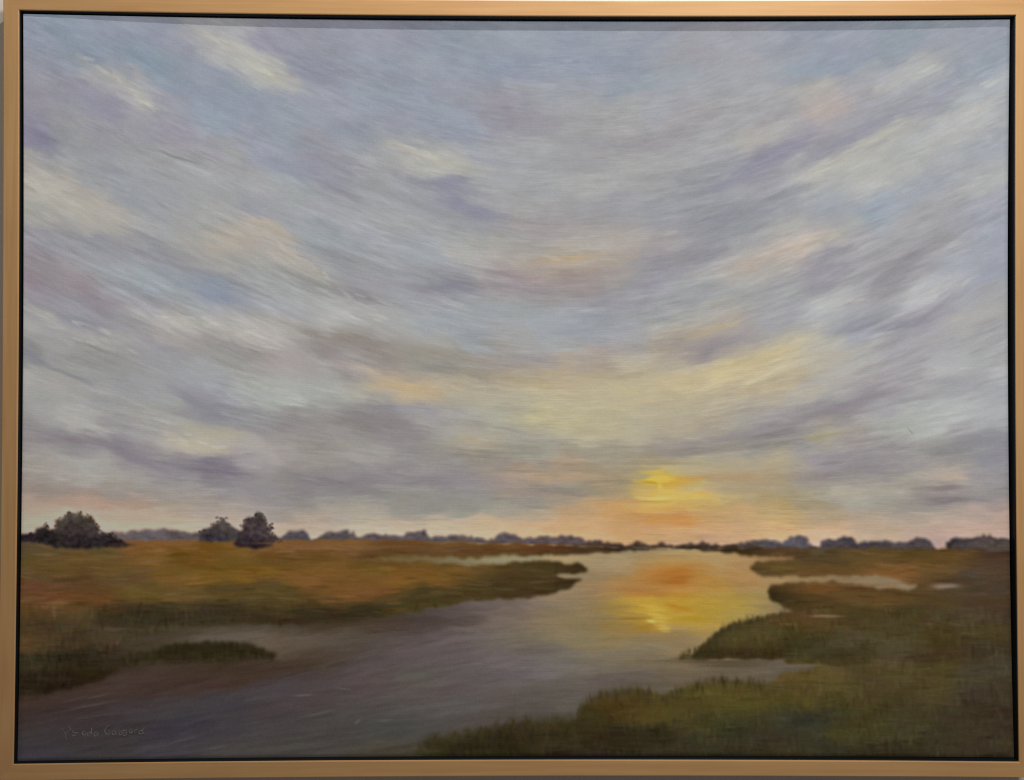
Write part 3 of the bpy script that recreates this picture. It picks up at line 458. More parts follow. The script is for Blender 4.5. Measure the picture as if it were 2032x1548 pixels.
LAND = pts("""
60,1095,88,70,48;120,1100,92,70,42;200,1100,92,74,44;270,1085,115,78,45;330,1080,122,84,48;300,1105,120,85,42;400,1100,105,72,28;500,1095,112,80,38;560,1085,118,82,48;700,1085,120,85,50;800,1085,105,72,40;900,1080,110,78,45;1000,1085,105,72,40;1080,1088,95,62,35;1150,1095,85,62,40
60,1120,90,70,35;150,1115,95,68,32;250,1120,98,72,35;350,1120,98,72,28;450,1120,100,74,28;550,1110,95,68,30;650,1110,100,70,32;750,1100,92,66,34;850,1100,95,68,38;950,1095,92,65,35
60,1140,90,68,42;150,1150,88,62,34;250,1140,92,68,38;350,1135,110,80,35;450,1135,112,80,30;550,1135,110,78,28;650,1130,115,80,35;750,1125,105,75,30;850,1125,100,72,30;950,1125,98,72,36;1020,1125,75,58,30;1100,1125,72,56,28;1140,1130,68,52,28
60,1170,95,62,38;100,1190,100,66,38;180,1190,95,62,30;280,1180,92,72,34;350,1175,92,70,36;450,1170,82,64,32;530,1170,88,68,34;600,1150,115,78,38;700,1150,108,75,35;800,1150,112,78,32;900,1150,105,75,34;1000,1150,80,62,32;1080,1150,72,56,30;1120,1155,68,52,28
60,1210,85,62,34;150,1215,82,62,34;250,1205,72,56,30;350,1210,66,54,32;450,1215,62,50,30;550,1205,75,60,30;650,1190,95,68,34;720,1180,110,72,36;750,1200,70,58,30;850,1185,72,58,30;950,1170,76,60,32;1020,1165,70,54,30
60,1240,72,54,32;150,1240,68,54,34;230,1225,56,46,28;300,1225,52,42,26;400,1225,58,48,32;500,1225,56,44,26;600,1225,60,46,28;700,1210,58,46,26
60,1280,80,60,35;120,1270,66,52,32;200,1260,64,52,34;280,1250,64,54,36;250,1290,58,46,34
60,1320,54,46,28;100,1310,46,40,24;170,1310,46,36,22;230,1300,54,44,30;290,1310,50,42,26;350,1300,44,36,20;400,1300,48,40,22;450,1295,46,40,22;500,1300,50,42,26;540,1305,54,44,28
60,1360,46,38,22;120,1355,42,30,20;170,1340,44,32,16;220,1330,48,38,20;280,1325,58,47,34
1300,1088,70,55,42;1400,1088,72,56,38;1480,1096,78,58,36;1540,1098,92,66,38;1620,1100,88,70,45;1700,1110,98,76,42;1800,1110,95,72,38;1900,1110,98,72,38;1980,1110,80,60,45
1560,1120,100,76,38;1650,1125,98,72,35;1750,1130,118,82,42;1850,1135,112,80,42;1950,1135,85,66,48
1530,1135,92,70,38;1650,1133,105,75,40;1790,1140,122,85,46;1850,1150,88,66,38;1950,1155,76,60,45
1560,1170,92,66,34;1620,1170,110,76,38;1700,1175,92,66,34;1800,1180,88,68,36;1900,1175,82,64,42;1990,1170,78,62,46
1540,1185,66,52,26;1600,1195,75,58,28;1700,1190,98,72,38;1770,1190,100,72,38;1850,1195,82,64,36;1950,1200,76,58,38
1550,1225,88,66,34;1620,1230,85,64,34;1700,1220,75,62,32;1800,1220,76,62,34;1900,1225,78,64,42;1980,1225,74,58,42
1530,1250,76,64,30;1600,1265,68,58,28;1680,1270,78,66,42;1780,1265,76,66,38;1850,1255,70,56,28;1950,1260,74,62,36
1540,1290,66,54,26;1600,1290,68,60,34;1680,1300,66,54,28;1780,1300,80,68,44;1850,1300,68,54,30;1950,1290,66,54,36
1420,1290,66,56,30;1470,1270,80,68,36;1500,1240,85,72,40;1480,1295,62,48,24
1560,1350,95,76,36;1620,1345,88,74,38;1700,1340,78,66,36;1780,1330,82,70,40;1850,1330,75,64,34;1950,1340,72,62,44
1540,1390,78,68,30;1600,1370,85,72,36;1680,1380,76,66,34;1760,1370,72,60,32;1850,1380,78,66,38;1950,1380,66,56,40
1560,1420,60,56,38;1620,1430,58,56,40;1700,1430,68,60,30;1800,1410,70,60,34;1900,1420,66,56,38;1980,1430,60,48,34
1540,1470,62,54,36;1620,1470,58,54,36;1700,1450,66,60,32;1780,1460,66,60,36;1860,1470,62,54,36;1960,1470,62,52,36
1560,1495,66,56,36;1750,1495,58,50,32;1950,1495,64,54,38
1250,1390,75,58,28;1230,1400,80,60,25;1200,1420,62,52,24;1280,1400,76,64,28;1150,1440,58,48,24;1200,1460,50,40,22;1300,1460,54,46,26;1350,1400,78,66,30;1400,1380,82,70,32;1450,1370,85,72,32;1480,1400,82,74,32;1400,1430,70,62,32;1450,1430,60,58,34;1500,1420,66,58,32;1300,1490,58,50,32;1400,1480,62,56,36;1480,1490,58,52,34;1100,1460,54,46,26;1050,1450,58,46,30;1030,1470,50,42,24;950,1480,52,46,26;900,1480,56,48,28;860,1490,62,54,36;1150,1490,54,44,30;1500,1360,80,68,36;1000,1465,50,42,24
""")
WATER = pts("""
720,1110,105,80,45;800,1110,110,90,56;900,1111,118,105,75;990,1110,138,126,96;1130,1104,158,138,100;1200,1102,160,140,104
1250,1110,155,132,98;1330,1100,165,140,100;1330,1122,176,132,64;1200,1122,158,138,105;1420,1120,170,142,96;1480,1128,165,132,90;1540,1108,140,112,76
1120,1143,132,114,86;1180,1140,145,125,95;1260,1150,170,128,70;1340,1138,170,112,52;1330,1155,165,110,45;1420,1150,170,130,65;1480,1150,165,125,80;1520,1160,152,126,86
1600,1148,138,115,82;1680,1147,132,110,80;1750,1152,128,108,80;1800,1163,132,112,84;1880,1164,132,115,98
1150,1175,138,118,92;1220,1170,155,120,78;1280,1175,168,118,62;1350,1175,180,135,70;1420,1180,170,140,70;1490,1180,155,132,88
1100,1195,125,110,95;1180,1195,140,120,85;1260,1190,178,145,65;1300,1200,182,148,55;1350,1200,175,125,40;1420,1200,175,145,60;1480,1200,155,130,75
1040,1220,112,98,85;1120,1215,132,115,85;1200,1215,145,122,80;1260,1220,165,130,45;1300,1215,185,155,65;1370,1220,180,145,60;1440,1215,165,140,60;1500,1215,140,122,85;1550,1212,118,102,72
1040,1240,120,105,90;1120,1235,135,118,88;1200,1238,130,110,75;1260,1245,160,120,45;1310,1235,190,160,70;1370,1232,168,135,45;1430,1235,155,132,75
1040,1265,112,102,88;1150,1260,128,115,88;1240,1265,138,120,85;1320,1260,145,125,85;1400,1260,148,125,85
1040,1300,105,96,88;1120,1300,110,102,92;1200,1295,120,110,90;1280,1290,130,115,88;1350,1285,135,115,82
1050,1335,105,98,98;1130,1325,112,105,98;1200,1320,118,108,92;1270,1315,118,105,82;1340,1325,112,98,75;1450,1330,98,86,66;1530,1330,92,82,66
1050,1365,95,88,82;1130,1360,98,90,82;1230,1340,95,86,78;1330,1350,100,88,72;1420,1345,95,83,65
1050,1400,85,76,70;1130,1390,90,84,75;1200,1360,95,85,76;1300,1370,95,85,68;1040,1420,78,70,62;1090,1420,80,74,65
1020,1200,112,98,88;1000,1230,112,100,92;960,1250,108,98,92;900,1265,100,90,88;830,1270,92,82,80;760,1275,85,76,72;700,1285,80,72,66
1010,1270,112,104,92;950,1290,102,92,90;870,1300,92,82,82;790,1310,88,78,78;700,1330,82,73,72;620,1345,75,66,64
1010,1310,108,98,98;930,1330,95,88,85;850,1340,90,85,80;750,1350,85,74,72;650,1360,78,68,68;560,1375,72,62,64
1010,1350,98,90,90;930,1360,92,82,80;830,1370,86,78,74;730,1390,80,72,70;630,1390,74,64,64;550,1400,70,62,62
1000,1385,90,80,76;920,1400,86,82,80;830,1410,80,76,72;730,1410,78,74,70;620,1430,72,66,64;550,1440,68,64,64
950,1430,80,72,66;880,1440,76,72,68;780,1450,72,70,66;680,1460,70,66,62;580,1480,70,66,62;780,1490,70,64,54
500,1380,66,60,62;420,1395,64,60,62;330,1400,66,60,60;250,1400,64,56,56;150,1420,60,50,50;60,1420,60,50,48;450,1440,64,60,62;350,1440,58,54,60;250,1450,58,52,54;150,1450,58,50,50;60,1460,60,54,54;450,1480,68,64,62;350,1485,64,60,64;200,1490,60,56,56;60,1490,60,56,62
60,1390,62,46,38;150,1385,62,48,42;250,1350,66,52,46;300,1360,64,50,44;400,1360,66,50,44;500,1340,64,50,40;560,1330,66,52,42;650,1310,70,58,46;600,1285,82,69,57;700,1295,76,64,56
300,1325,64,52,42;420,1325,62,50,38;760,1250,74,60,48;850,1245,74,62,56;930,1230,82,70,64;980,1205,92,80,74;650,1245,66,54,40;550,1245,64,54,40;450,1243,66,55,40;350,1248,66,56,40
420,1264,90,82,70;500,1262,96,86,74;600,1268,93,82,70;660,1268,86,76,64;350,1267,76,66,53;470,1258,95,87,75;530,1278,92,78,62;300,1275,64,54,40
""")
WATER_STROKES = [
(1338,1136,0,32,8,168,106,42,.5),(1350,1146,0,22,3,160,98,40,.4),(1335,1155,0,25,4,160,100,36,.6),(1270,1172,0,50,4,165,112,60,.5),(1290,1180,0,50,5,168,112,55,.5),(1300,1200,5,55,14,186,150,58,.6),(1345,1205,12,25,4,172,118,34,.7),
(1420,1205,0,70,12,172,142,58,.4),(1288,1203,4,18,4,198,162,68,.6),(1300,1211,0,22,3.5,200,165,70,.6),(1296,1219,3,16,3,202,168,78,.6),(1310,1226,0,18,3,206,174,84,.6),(1293,1233,8,9,3.5,220,190,105,.75),(1311,1234,0,14,3,208,176,86,.6),(1307,1241,2,16,3,204,174,84,.6),(1317,1247,0,12,3,200,170,82,.6),(1320,1253,0,9,2.5,184,156,84,.5),(1345,1219,0,30,3,190,152,66,.5),(1265,1212,0,22,3,184,150,66,.5),(1260,1227,0,30,3,145,110,38,.6),
(1375,1228,0,40,5,165,135,40,.6),(1275,1246,-10,30,7,158,118,42,.6),(1390,1238,0,50,3,175,142,60,.5),(1210,1228,0,50,2,128,106,72,.5),(1240,1205,0,25,5,150,118,60,.4),(1360,1172,0,60,5,184,138,75,.4),
(365,1468,-15,25,2,84,78,72,.5),(430,1483,-10,20,2,80,76,72,.5),(600,1380,-3,20,2,95,88,85,.6),(680,1366,8,15,2,95,88,82,.6),(630,1416,-12,30,2.5,90,86,80,.5),(710,1432,-30,8,3,95,92,85,.6),(765,1430,-5,15,2,92,88,84,.5),
(170,1402,-12,50,2,78,68,66,.5),(210,1418,-8,60,2,76,66,64,.4),(150,1388,-15,30,2,76,64,58,.5),(200,1380,-15,25,2,78,68,62,.5),(820,1345,-8,35,5,98,94,86,.4),(870,1310,-12,60,3,102,92,92,.4),(760,1330,-14,60,3,96,86,84,.4),
(880,1395,-8,70,5,90,87,84,.4),(830,1280,-14,60,3,82,70,70,.4),(680,1340,-12,60,4,72,62,62,.4),(1240,1338,-2,50,4,90,80,74,.4),(1340,1312,0,70,3,95,82,60,.5),(1450,1320,0,60,4,78,68,48,.6),(1500,1336,-2,40,4,112,100,80,.4)]

LEFT_BANK = [(20,1076),(240,1074),(560,1072),(700,1071),(1000,1078),(1150,1082),(1240,1085),(1330,1086),(1300,1090),(1240,1094),(1160,1099),(1100,1101),(1000,1102),(955,1106),(925,1108),(880,1104),(780,1104),(712,1109),(800,1115),(880,1117),(930,1122),(990,1118),(1040,1114),(1075,1110),(1108,1112),(1120,1117),(1158,1120),(1167,1129),(1164,1136),(1112,1138),(1106,1143),(1122,1148),(1152,1149),(1156,1153),(1130,1166),(1104,1176),(1060,1184),(1000,1190),(940,1192),(880,1204),(820,1214),(760,1224),(700,1232),(620,1240),(540,1238),(450,1240),(330,1250),(260,1268),(240,1290),(300,1291),(350,1277),(430,1272),(482,1276),(520,1286),(552,1300),(540,1310),(480,1312),(400,1314),(300,1317),(245,1330),(200,1350),(140,1368),(90,1378),(20,1384)]
RIGHT_BANK = [(1320,1084),(1460,1086),(1600,1088),(2030,1090),(2030,1520),(1905,1520),(790,1520),(815,1496),(830,1482),(850,1466),(900,1460),(960,1450),(1000,1440),(1030,1431),(1080,1436),(1120,1433),(1143,1424),(1160,1400),(1180,1381),(1220,1374),(1262,1366),(1290,1372),(1318,1386),(1336,1372),(1370,1358),(1420,1350),(1470,1350),(1510,1358),(1535,1352),(1545,1338),(1600,1330),(1620,1325),(1565,1318),(1552,1310),(1575,1304),(1520,1308),(1440,1306),(1380,1310),(1345,1306),(1372,1301),(1395,1281),(1420,1260),(1450,1239),(1480,1231),(1516,1224),(1545,1218),(1575,1214),(1556,1206),(1532,1191),(1521,1177),(1530,1164),(1545,1158),(1600,1155),(1660,1154),(1700,1160),(1760,1168),(1800,1172),(1822,1164),(1822,1160),(1790,1156),(1765,1145),(1740,1141),(1620,1142),(1560,1145),(1515,1144),(1495,1134),(1489,1126),(1500,1117),(1560,1110),(1578,1105),(1510,1105),(1460,1098),(1400,1092),(1340,1088)]
FAR = [(20,1082),(40,1062),(60,1060),(90,1058),(200,1059),(230,1056),(260,1056),(275,1054),(283,1049),(300,1050),(320,1051),(340,1049),(357,1052),(370,1056),(395,1057),(470,1052),(480,1062),(555,1068),(563,1062),(567,1056),(576,1053),(588,1055),(600,1054),(609,1058),(613,1069),(630,1070),(640,1063),(653,1055),(664,1056),(678,1052),(690,1052),(700,1057),(713,1066),(722,1063),(733,1057),(747,1059),(760,1063),(772,1061),(800,1062),(806,1056),(820,1055),(838,1053),(845,1053),(852,1063),(880,1064),(915,1062),(932,1066),(960,1070),(980,1070),(990,1062),(1003,1057),(1018,1060),(1030,1067),(1060,1067),(1070,1064),(1085,1063),(1100,1068),(1106,1064),(1133,1062),(1146,1067),(1160,1071),(1185,1072),(1200,1076),(1230,1076),(1243,1083),(1258,1078),(1268,1073),(1278,1076),(1288,1082),(1305,1080),(1318,1079),(1330,1083),(1350,1083),(1360,1078),(1380,1080),(1397,1076),(1410,1080),(1430,1082),(1460,1080),(1475,1077),(1500,1072),(1515,1069),(1535,1070),(1550,1078),(1560,1070),(1573,1064),(1583,1062),(1600,1066),(1606,1080),(1625,1087),(1634,1075),(1645,1069),(1660,1068),(1680,1064),(1695,1068),(1703,1078),(1720,1076),(1735,1072),(1750,1074),(1765,1076),(1800,1076),(1814,1068),(1830,1067),(1843,1072),(1853,1082),(1858,1100),(1876,1100),(1879,1077),(1890,1067),(1905,1068),(1930,1068),(1945,1062),(1965,1062),(1980,1067),(2030,1074),(2030,1104),(1600,1104),(1400,1092),(1250,1092),(1100,1086),(700,1078),(300,1080)]
FAR_COL = pts("""60,1068,66,54,52;150,1064,80,68,66;240,1064,108,92,88;310,1062,108,96,98;370,1062,100,86,82;440,1064,76,68,68;510,1064,76,64,66;590,1064,88,78,82;660,1064,96,82,80;700,1064,94,80,78;760,1068,98,84,84;830,1066,96,82,84;900,1072,98,82,76;1000,1068,98,84,86;1085,1072,100,84,82;1140,1072,100,82,82;1200,1082,86,64,52;1265,1082,92,68,50;1320,1086,96,74,54;1400,1084,88,66,52;1480,1082,88,72,64;1530,1078,96,86,88;1585,1078,94,84,90;1640,1084,78,68,70;1690,1080,72,62,66;1760,1082,86,76,76;1830,1082,86,74,74;1900,1084,62,54,56;1950,1080,88,74,70;1990,1084,84,70,62;1700,1098,72,56,42;1800,1096,74,58,44;1900,1098,80,60,40""")
BUSH = [(36,1064),(60,1059),(70,1057),(71,1049),(79,1046),(87,1043),(94,1045),(98,1051),(107,1051),(111,1043),(110,1034),(114,1030),(120,1034),(124,1027),(130,1024),(136,1024),(138,1017),(144,1018),(148,1024),(152,1023),(154,1016),(160,1017),(164,1023),(172,1026),(178,1024),(184,1026),(188,1033),(192,1040),(197,1046),(199,1054),(196,1059),(195,1064),(205,1059),(220,1060),(230,1068),(241,1073),(256,1082),(250,1085),(230,1085),(180,1089),(110,1088),(100,1083),(80,1076),(36,1074)]
BUSH_COL = pts("""60,1068,60,48,48;85,1058,72,64,58;85,1072,50,42,40;115,1036,92,82,66;115,1048,96,86,74;140,1024,90,82,72;158,1022,96,90,80;180,1028,88,76,58;150,1040,78,66,62;185,1045,82,70,68;150,1055,70,58,56;190,1060,84,72,70;130,1065,66,54,52;150,1078,54,44,44;115,1083,56,48,44;200,1080,54,46,44;220,1066,60,48,46;245,1080,60,48,46""")
SHRUB = [(462,1082),(472,1068),(474,1060),(478,1053),(482,1048),(476,1043),(484,1038),(485,1031),(492,1030),(496,1027),(504,1028),(508,1022),(511,1015),(516,1017),(520,1023),(525,1028),(528,1040),(533,1045),(537,1042),(540,1047),(536,1053),(530,1056),(532,1059),(537,1058),(543,1060),(550,1066),(555,1073),(540,1076),(541,1083),(530,1086),(515,1089),(500,1088),(470,1085)]
SHRUB_COL = pts("""490,1035,84,72,68;515,1025,86,76,72;505,1045,82,68,70;525,1048,96,84,80;480,1060,66,54,56;505,1062,74,60,64;520,1055,90,76,76;490,1080,52,40,48;520,1082,54,42,46;535,1045,88,72,74;545,1068,90,76,68;475,1082,72,54,46;500,1072,68,56,58""")
COPSE = [(396,1074),(397,1056),(404,1049),(412,1048),(420,1043),(424,1039),(433,1035),(436,1031),(442,1031),(448,1035),(454,1040),(462,1046),(476,1056),(476,1070),(440,1074)]
COPSE_COL = pts("""405,1055,92,78,76;430,1042,92,80,78;440,1034,112,102,92;455,1048,104,92,86;430,1058,74,70,70;445,1060,74,70,70;410,1068,70,58,58;440,1068,66,56,62;465,1060,86,78,72""")

def paint():
    allm = np.ones((PH, PW), np.float32)
    sky_m = (GY < 1110).astype(np.float32)
    img = field(mute(SKY, .78), 30, 15)
    lum = img.mean(-1, keepdims=True); img += .22 * (lum - blur(lum, 40)) + np.array((4., 4., 5.), np.float32)
    brush_over(img, sky_m, 3800, 26, 10, .45, 2.4, seed=21, stray=14, hard=3.2)
    calm = np.clip(.30 + (GY - 180) / 480., .30, 1) * np.clip(-.05 + 1.15 * PATCH, .08, 1)
    img += (3.4 * noise(30, 22, 3, 91) * np.clip((620 - GY) / 300, .25, 1))[..., None]
    img += ((4.2 * STREAK_L + 4.8 * STREAK_M) * calm * np.clip((1060 - GY) / 160, .35, 1))[..., None]
    for (x, y, a, L, W, r, g, b, o) in SKY_STROKES: dab(img, x, y, a, L, W, (r, g, b), o, 0, 2.8, .9)
    r = np.random.default_rng(77)
    for (x, y, a, n, sp) in LIGHTS:                         # loaded-brush touches on the cloud edges
        for _ in range(n):
            u, v = r.normal(0, sp), r.normal(0, sp * .22); ca, sa = math.cos(math.radians(a)), math.sin(math.radians(a))
            px, py = x + u * ca - v * sa, y + u * sa + v * ca; yi, xi = int(np.clip(py * PS, 0, PH - 1)), int(np.clip(px * PS, 0, PW - 1))
            dab(img, px, py, a + r.normal(0, 8), r.uniform(7, 20), r.uniform(1.8, 4.2), img[yi, xi] * .35 + np.array((186, 185, 178)) * .65, r.uniform(.25, .6), 0, 4., .8)
    brush_over(img, sky_m, 5200, 22, 3.2, .40, 3.2, seed=22, stray=9, hard=3.2)
    img += (2.4 * STREAK_S * calm)[..., None]
    # far trees
    far = field(FAR_COL, 26, 10, True); far += 9 * noise(12, 8, 2, 61)[..., None]
    fg = far.mean(-1, keepdims=True); far = (fg + (far - fg) * .8) * .93
    over(img, poly_mask(FAR, 1.5, 3.4, 7, 40) * .92, far)
    # land and water as one plane, the banks on top of the water
    wat = field(WATER, 36, 13)
    brush_over(wat, (GY > 1085).astype(np.float32), 3600, 28, 3.6, .45, 2.6, seed=31, stray=9, hard=3.)
    wat += (1.6 * STREAK_M + 1.2 * STREAK_S)[..., None]
    for (x, y, a, L, W, r, g, b, o) in WATER_STROKES: dab(wat, x, y, a, L, W, (r, g, b), o, 0)
    land = field([(x, y, .08 * (.3*r+.59*g+.11*b) + r * .92, .08 * (.3*r+.59*g+.11*b) + g * .925, .08 * (.3*r+.59*g+.11*b) + b * .90) for x, y, r, g, b in LAND], 30, 11, True)
    land += .35 * (land - blur(land, 30))
    grass = (GY > 1085).astype(np.float32)
    brush_over(land, grass, 4200, 22, 3.4, .5, 5.5, angle=0, seed=32, stray=14, hard=3.)
    brush_over(land, grass, 2200, 16, 2.2, .5, 6., angle=0, seed=34, stray=10, hard=3.)
    near = ((GY > 1205) & ((GX < 600) | (GX > 820))).astype(np.float32)
    brush_over(land, near, 5200, 10, 3.4, .45, 4.6, angle=87, seed=33, stray=8, hard=2.6)
    land += (3.2 * noise(60, 34, 3, 95) * np.clip((GY - 1180) / 80, 0, 1))[..., None] * np.array((1., .95, .6), np.float32)
    water_line = np.interp(GX, [20, 560, 700, 1000, 1200, 1330, 1460, 1600, 2030], [1077, 1074, 1073, 1079, 1085, 1088, 1090, 1097, 1099])
    over(img, sstep(-3.5, 3.5, GY - water_line + 2.5 * noise(30, 10, 2, 77)), wat)
    land *= np.where((GX > 1100) | (GY > 1330), .97 - .03 * np.clip((GY - 1300) / 150, 0, 1), 1.02)[..., None]
    lm = poly_mask(LEFT_BANK, 2.6, 3.2, 15, 50)
    rm = poly_mask(RIGHT_BANK, 2.8, 3.6, 15, 54)
    edge = np.clip(np.maximum(lm, rm) + .18 * blur(noise(7, 22, 2, 58), 2) * 4 * np.maximum(lm, rm) * (1 - np.maximum(lm, rm)) * np.clip((GY - 1140) / 80, .2, 1), 0, 1)
    # tall grass softens the edge of the near banks
    soft = blur(edge, 9); k = np.clip((GY - 1330) / 60, 0, 1) * np.clip((GX - 750) / 60, 0, 1) * .8
    edge = edge * (1 - k) + np.clip(soft + .2 * noise(9, 30, 2, 59) * (4 * soft * (1 - soft)), 0, 1) * k
    kl = np.clip((GY - 1190) / 40, 0, 1) * np.clip((900 - GX) / 150, 0, 1) * .6
    edge = edge * (1 - kl) + blur(edge, 4) * kl
    over(img, edge, land)
    r = np.random.default_rng(88)
    def tufts(P, n, h, col, jit):                           # upright touches along a bank line
        P = np.array(P, float); seg = np.linalg.norm(np.diff(P, axis=0), axis=1); cum = np.concatenate([[0], np.cumsum(seg)])
        for d in r.uniform(0, cum[-1], n):
            i = min(np.searchsorted(cum, d, 'right') - 1, len(seg) - 1); f = (d - cum[i]) / seg[i]; q = P[i] * (1 - f) + P[i + 1] * f
            dab(img, q[0] + r.normal(0, 3), q[1] + r.normal(2, h * .35), 90 + r.normal(0, 10), h * r.uniform(.5, 1.1), r.uniform(2.6, 5.0), np.array(col) + r.normal(0, jit), r.uniform(.15, .42), 0, 2., .5)
    tufts([(290,1298),(350,1284),(430,1280),(482,1284),(525,1294),(548,1303)], 70, 9, (44,38,22), 4)
    tufts([(230,1302),(300,1300)], 14, 9, (50,42,28), 4)
    tufts([(1345,1304),(1395,1281),(1420,1260),(1450,1240),(1516,1225),(1560,1216)], 90, 8, (68,58,32), 6)
    tufts([(830,1484),(850,1468),(900,1461),(960,1451),(1000,1441),(1030,1432),(1080,1437),(1143,1425),(1160,1401),(1180,1382),(1262,1367),(1318,1386),(1336,1373),(1420,1351),(1510,1357)], 190, 12, (58,50,27), 6)
    for P, C, s in ((COPSE, COPSE_COL, 1.2), (BUSH, BUSH_COL, .9), (SHRUB, SHRUB_COL, .9)):
        c = field(C, 14, 9, True); c = c * .82 + 8 * noise(8, 7, 2, int(P[0][0]))[..., None]
        r = np.random.default_rng(int(P[0][0])); Q = np.array(P); up = Q[Q[:, 1] < Q[:, 1].max() - 8]
        for _ in range(int(len(up) * 1.6)):                 # loose leaf dabs along the crown
            q = up[r.integers(len(up))] + r.normal(0, 2.2, 2); yi, xi = int(q[1] * PS), int(q[0] * PS)
            dab(img, q[0], q[1], r.uniform(0, 180), r.uniform(1.8, 4), r.uniform(1.4, 2.6), c[yi, xi] + r.normal(0, 6), .55, 0)
        over(img, poly_mask(P, s, 1.8, 8, 70 + int(P[0][0])) * .97, c)
    for d in [(1640,1223,0,32,3,118,100,74,.7),(1880,1164,2,26,5,138,120,104,.75),(1580,1322,-2,45,3,104,92,74,.6),(1135,1143,2,26,4,138,120,94,.6),(240,1082,2,26,3,62,50,46,.6),
              (1430,1313,0,75,4,78,68,48,.65),(1370,1307,0,40,3,70,58,40,.6),(1480,1303,0,60,3,58,46,26,.6),(1700,1160,0,60,3,112,84,56,.4),(1790,1140,3,45,4,120,84,46,.5),(280,1088,0,40,5,122,84,44,.3),(690,1086,0,110,4,126,90,56,.5),(1080,1092,0,90,4,86,58,36,.5),(560,1078,0,60,3,112,80,50,.4)]:
        dab(img, d[0], d[1], d[2], d[3], d[4], d[5:8], d[8], 0)
    # crisper paint edges
    img += .22 * (img - blur(img, 26))
    img += np.where(GY < 1095, .75, .40)[..., None] * (img - blur(img, 2.2))
    # bristle marks and the tooth of the canvas
    img *= (1 + (.007 + .011 * PATCH) * LIC_A + .008 * PATCH * STREAK)[..., None]
    g = np.random.default_rng(5).normal(0, 1, (PH, PW, 3)).astype(np.float32)
    img += 1.3 * g.mean(-1, keepdims=True) * 1.7 + .8 * g
    return np.clip(img, 2, 250)
IMG = paint() if LCOEF else np.zeros((PH, PW, 3), np.float32)                                    # display-referred colour, photo pixel space
def sample(img, u, v):
    x = np.clip(u * PS - .5, 0, PW - 1.001); y = np.clip(v * PS - .5, 0, PH - 1.001); x0 = x.astype(int); y0 = y.astype(int); fx = (x - x0)[..., None]; fy = (y - y0)[..., None]
    return (img[y0, x0] * (1 - fx) + img[y0, x0 + 1] * fx) * (1 - fy) + (img[y0 + 1, x0] * (1 - fx) + img[y0 + 1, x0 + 1] * fx) * fy
U, V = to_pixel(P3)
RGB = sample(IMG, U, V) / 255.
LIN = np.where(RGB <= .04045, RGB / 12.92, ((RGB + .055) / 1.055) ** 2.4)
# the colours above were read off the lit painting: divide by the light that falls on the wall to get the paint itself
xx, zz = P3[..., 0] / .5, P3[..., 2] / .38
LIGHT = np.zeros(xx.shape)
for c, (i, j) in zip(LCOEF, [(i, j) for i in range(5) for j in range(5 - i)]): LIGHT = LIGHT + c * xx ** i * zz ** j
ALB = np.clip(LIN / (np.exp(LIGHT)[..., None] * np.array(LTINT)), .002, .92) if LCOEF else LIN * 0 + .30
relief = sample((LIC_A * .5 + STREAK * .5)[..., None] * PATCH[..., None], U, V)[..., 0]
P3 = P3.copy(); P3[..., 1] -= .000012 * relief
# rounded turn-over at the edges and a rim that goes back to the stretcher
def grid_mesh():
    ring_front = np.concatenate([np.arange(CU), np.arange(1, CV) * CU + CU - 1, (CV - 1) * CU + np.arange(CU - 2, -1, -1), np.arange(CV - 2, 0, -1) * CU])
    v = P3.reshape(-1, 3); ctr = v.mean(0)
    rv = v[ring_front].copy(); out = np.sign(rv - ctr) ; out[:, 1] = 0
    onx = np.zeros(len(rv), bool); onx[:CU] = True; onx[CU + CV - 2:2 * CU + CV - 2] = True
    dirv = np.zeros_like(rv); dirv[onx, 2] = np.sign(rv[onx, 2] - ctr[2]); dirv[~onx, 0] = np.sign(rv[~onx, 0] - ctr[0])
    r1 = rv + dirv * .0004; r1[:, 1] += .0005
    r2 = rv + dirv * .0005; r2[:, 1] = .0243
    allv = np.concatenate([v, r1, r2]); n0 = len(v); nr = len(rv)
    i = np.arange(CV - 1)[:, None] * CU + np.arange(CU - 1)[None]; i = i.ravel()
    q = np.stack([i, i + CU, i + CU + 1, i + 1], 1)
    a = np.arange(nr); b = (a + 1) % nr
    q1 = np.stack([ring_front[a], ring_front[b], n0 + b, n0 + a], 1); q2 = np.stack([n0 + a, n0 + b, n0 + nr + b, n0 + nr + a], 1)
    quads = np.concatenate([q, q1, q2]).astype(np.int32)
    me = bpy.data.meshes.new("canvas"); me.vertices.add(len(allv)); me.vertices.foreach_set("co", allv.astype(np.float32).ravel())
    me.loops.add(quads.size); me.loops.foreach_set("vertex_index", quads.ravel())
    me.polygons.add(len(quads)); me.polygons.foreach_set("loop_start", np.arange(0, quads.size, 4, dtype=np.int32)); 
    me.polygons.foreach_set("use_smooth", np.ones(len(quads), bool)); me.update(calc_edges=True); me.validate()
    col = np.ones((len(allv), 4), np.float32); col[:n0, :3] = ALB.reshape(-1, 3)
    col[n0:n0 + nr, :3] = ALB.reshape(-1, 3)[ring_front] * .6 + .03; col[n0 + nr:, :3] = (.02, .02, .022)
    at = me.color_attributes.new("oil_paint", 'FLOAT_COLOR', 'POINT'); at.data.foreach_set("color", col.ravel())
    return me
m, nt, p, N, L = nodes("oil_paint_on_canvas")
at = N('ShaderNodeVertexColor'); at.layer_name = "oil_paint"
tc = N('ShaderNodeTexCoord')
n1 = N('ShaderNodeTexNoise'); n1.inputs['Scale'].default_value = 420; n1.inputs['Detail'].default_value = 3; L(tc.outputs['Object'], n1.inputs[0])
wv = []
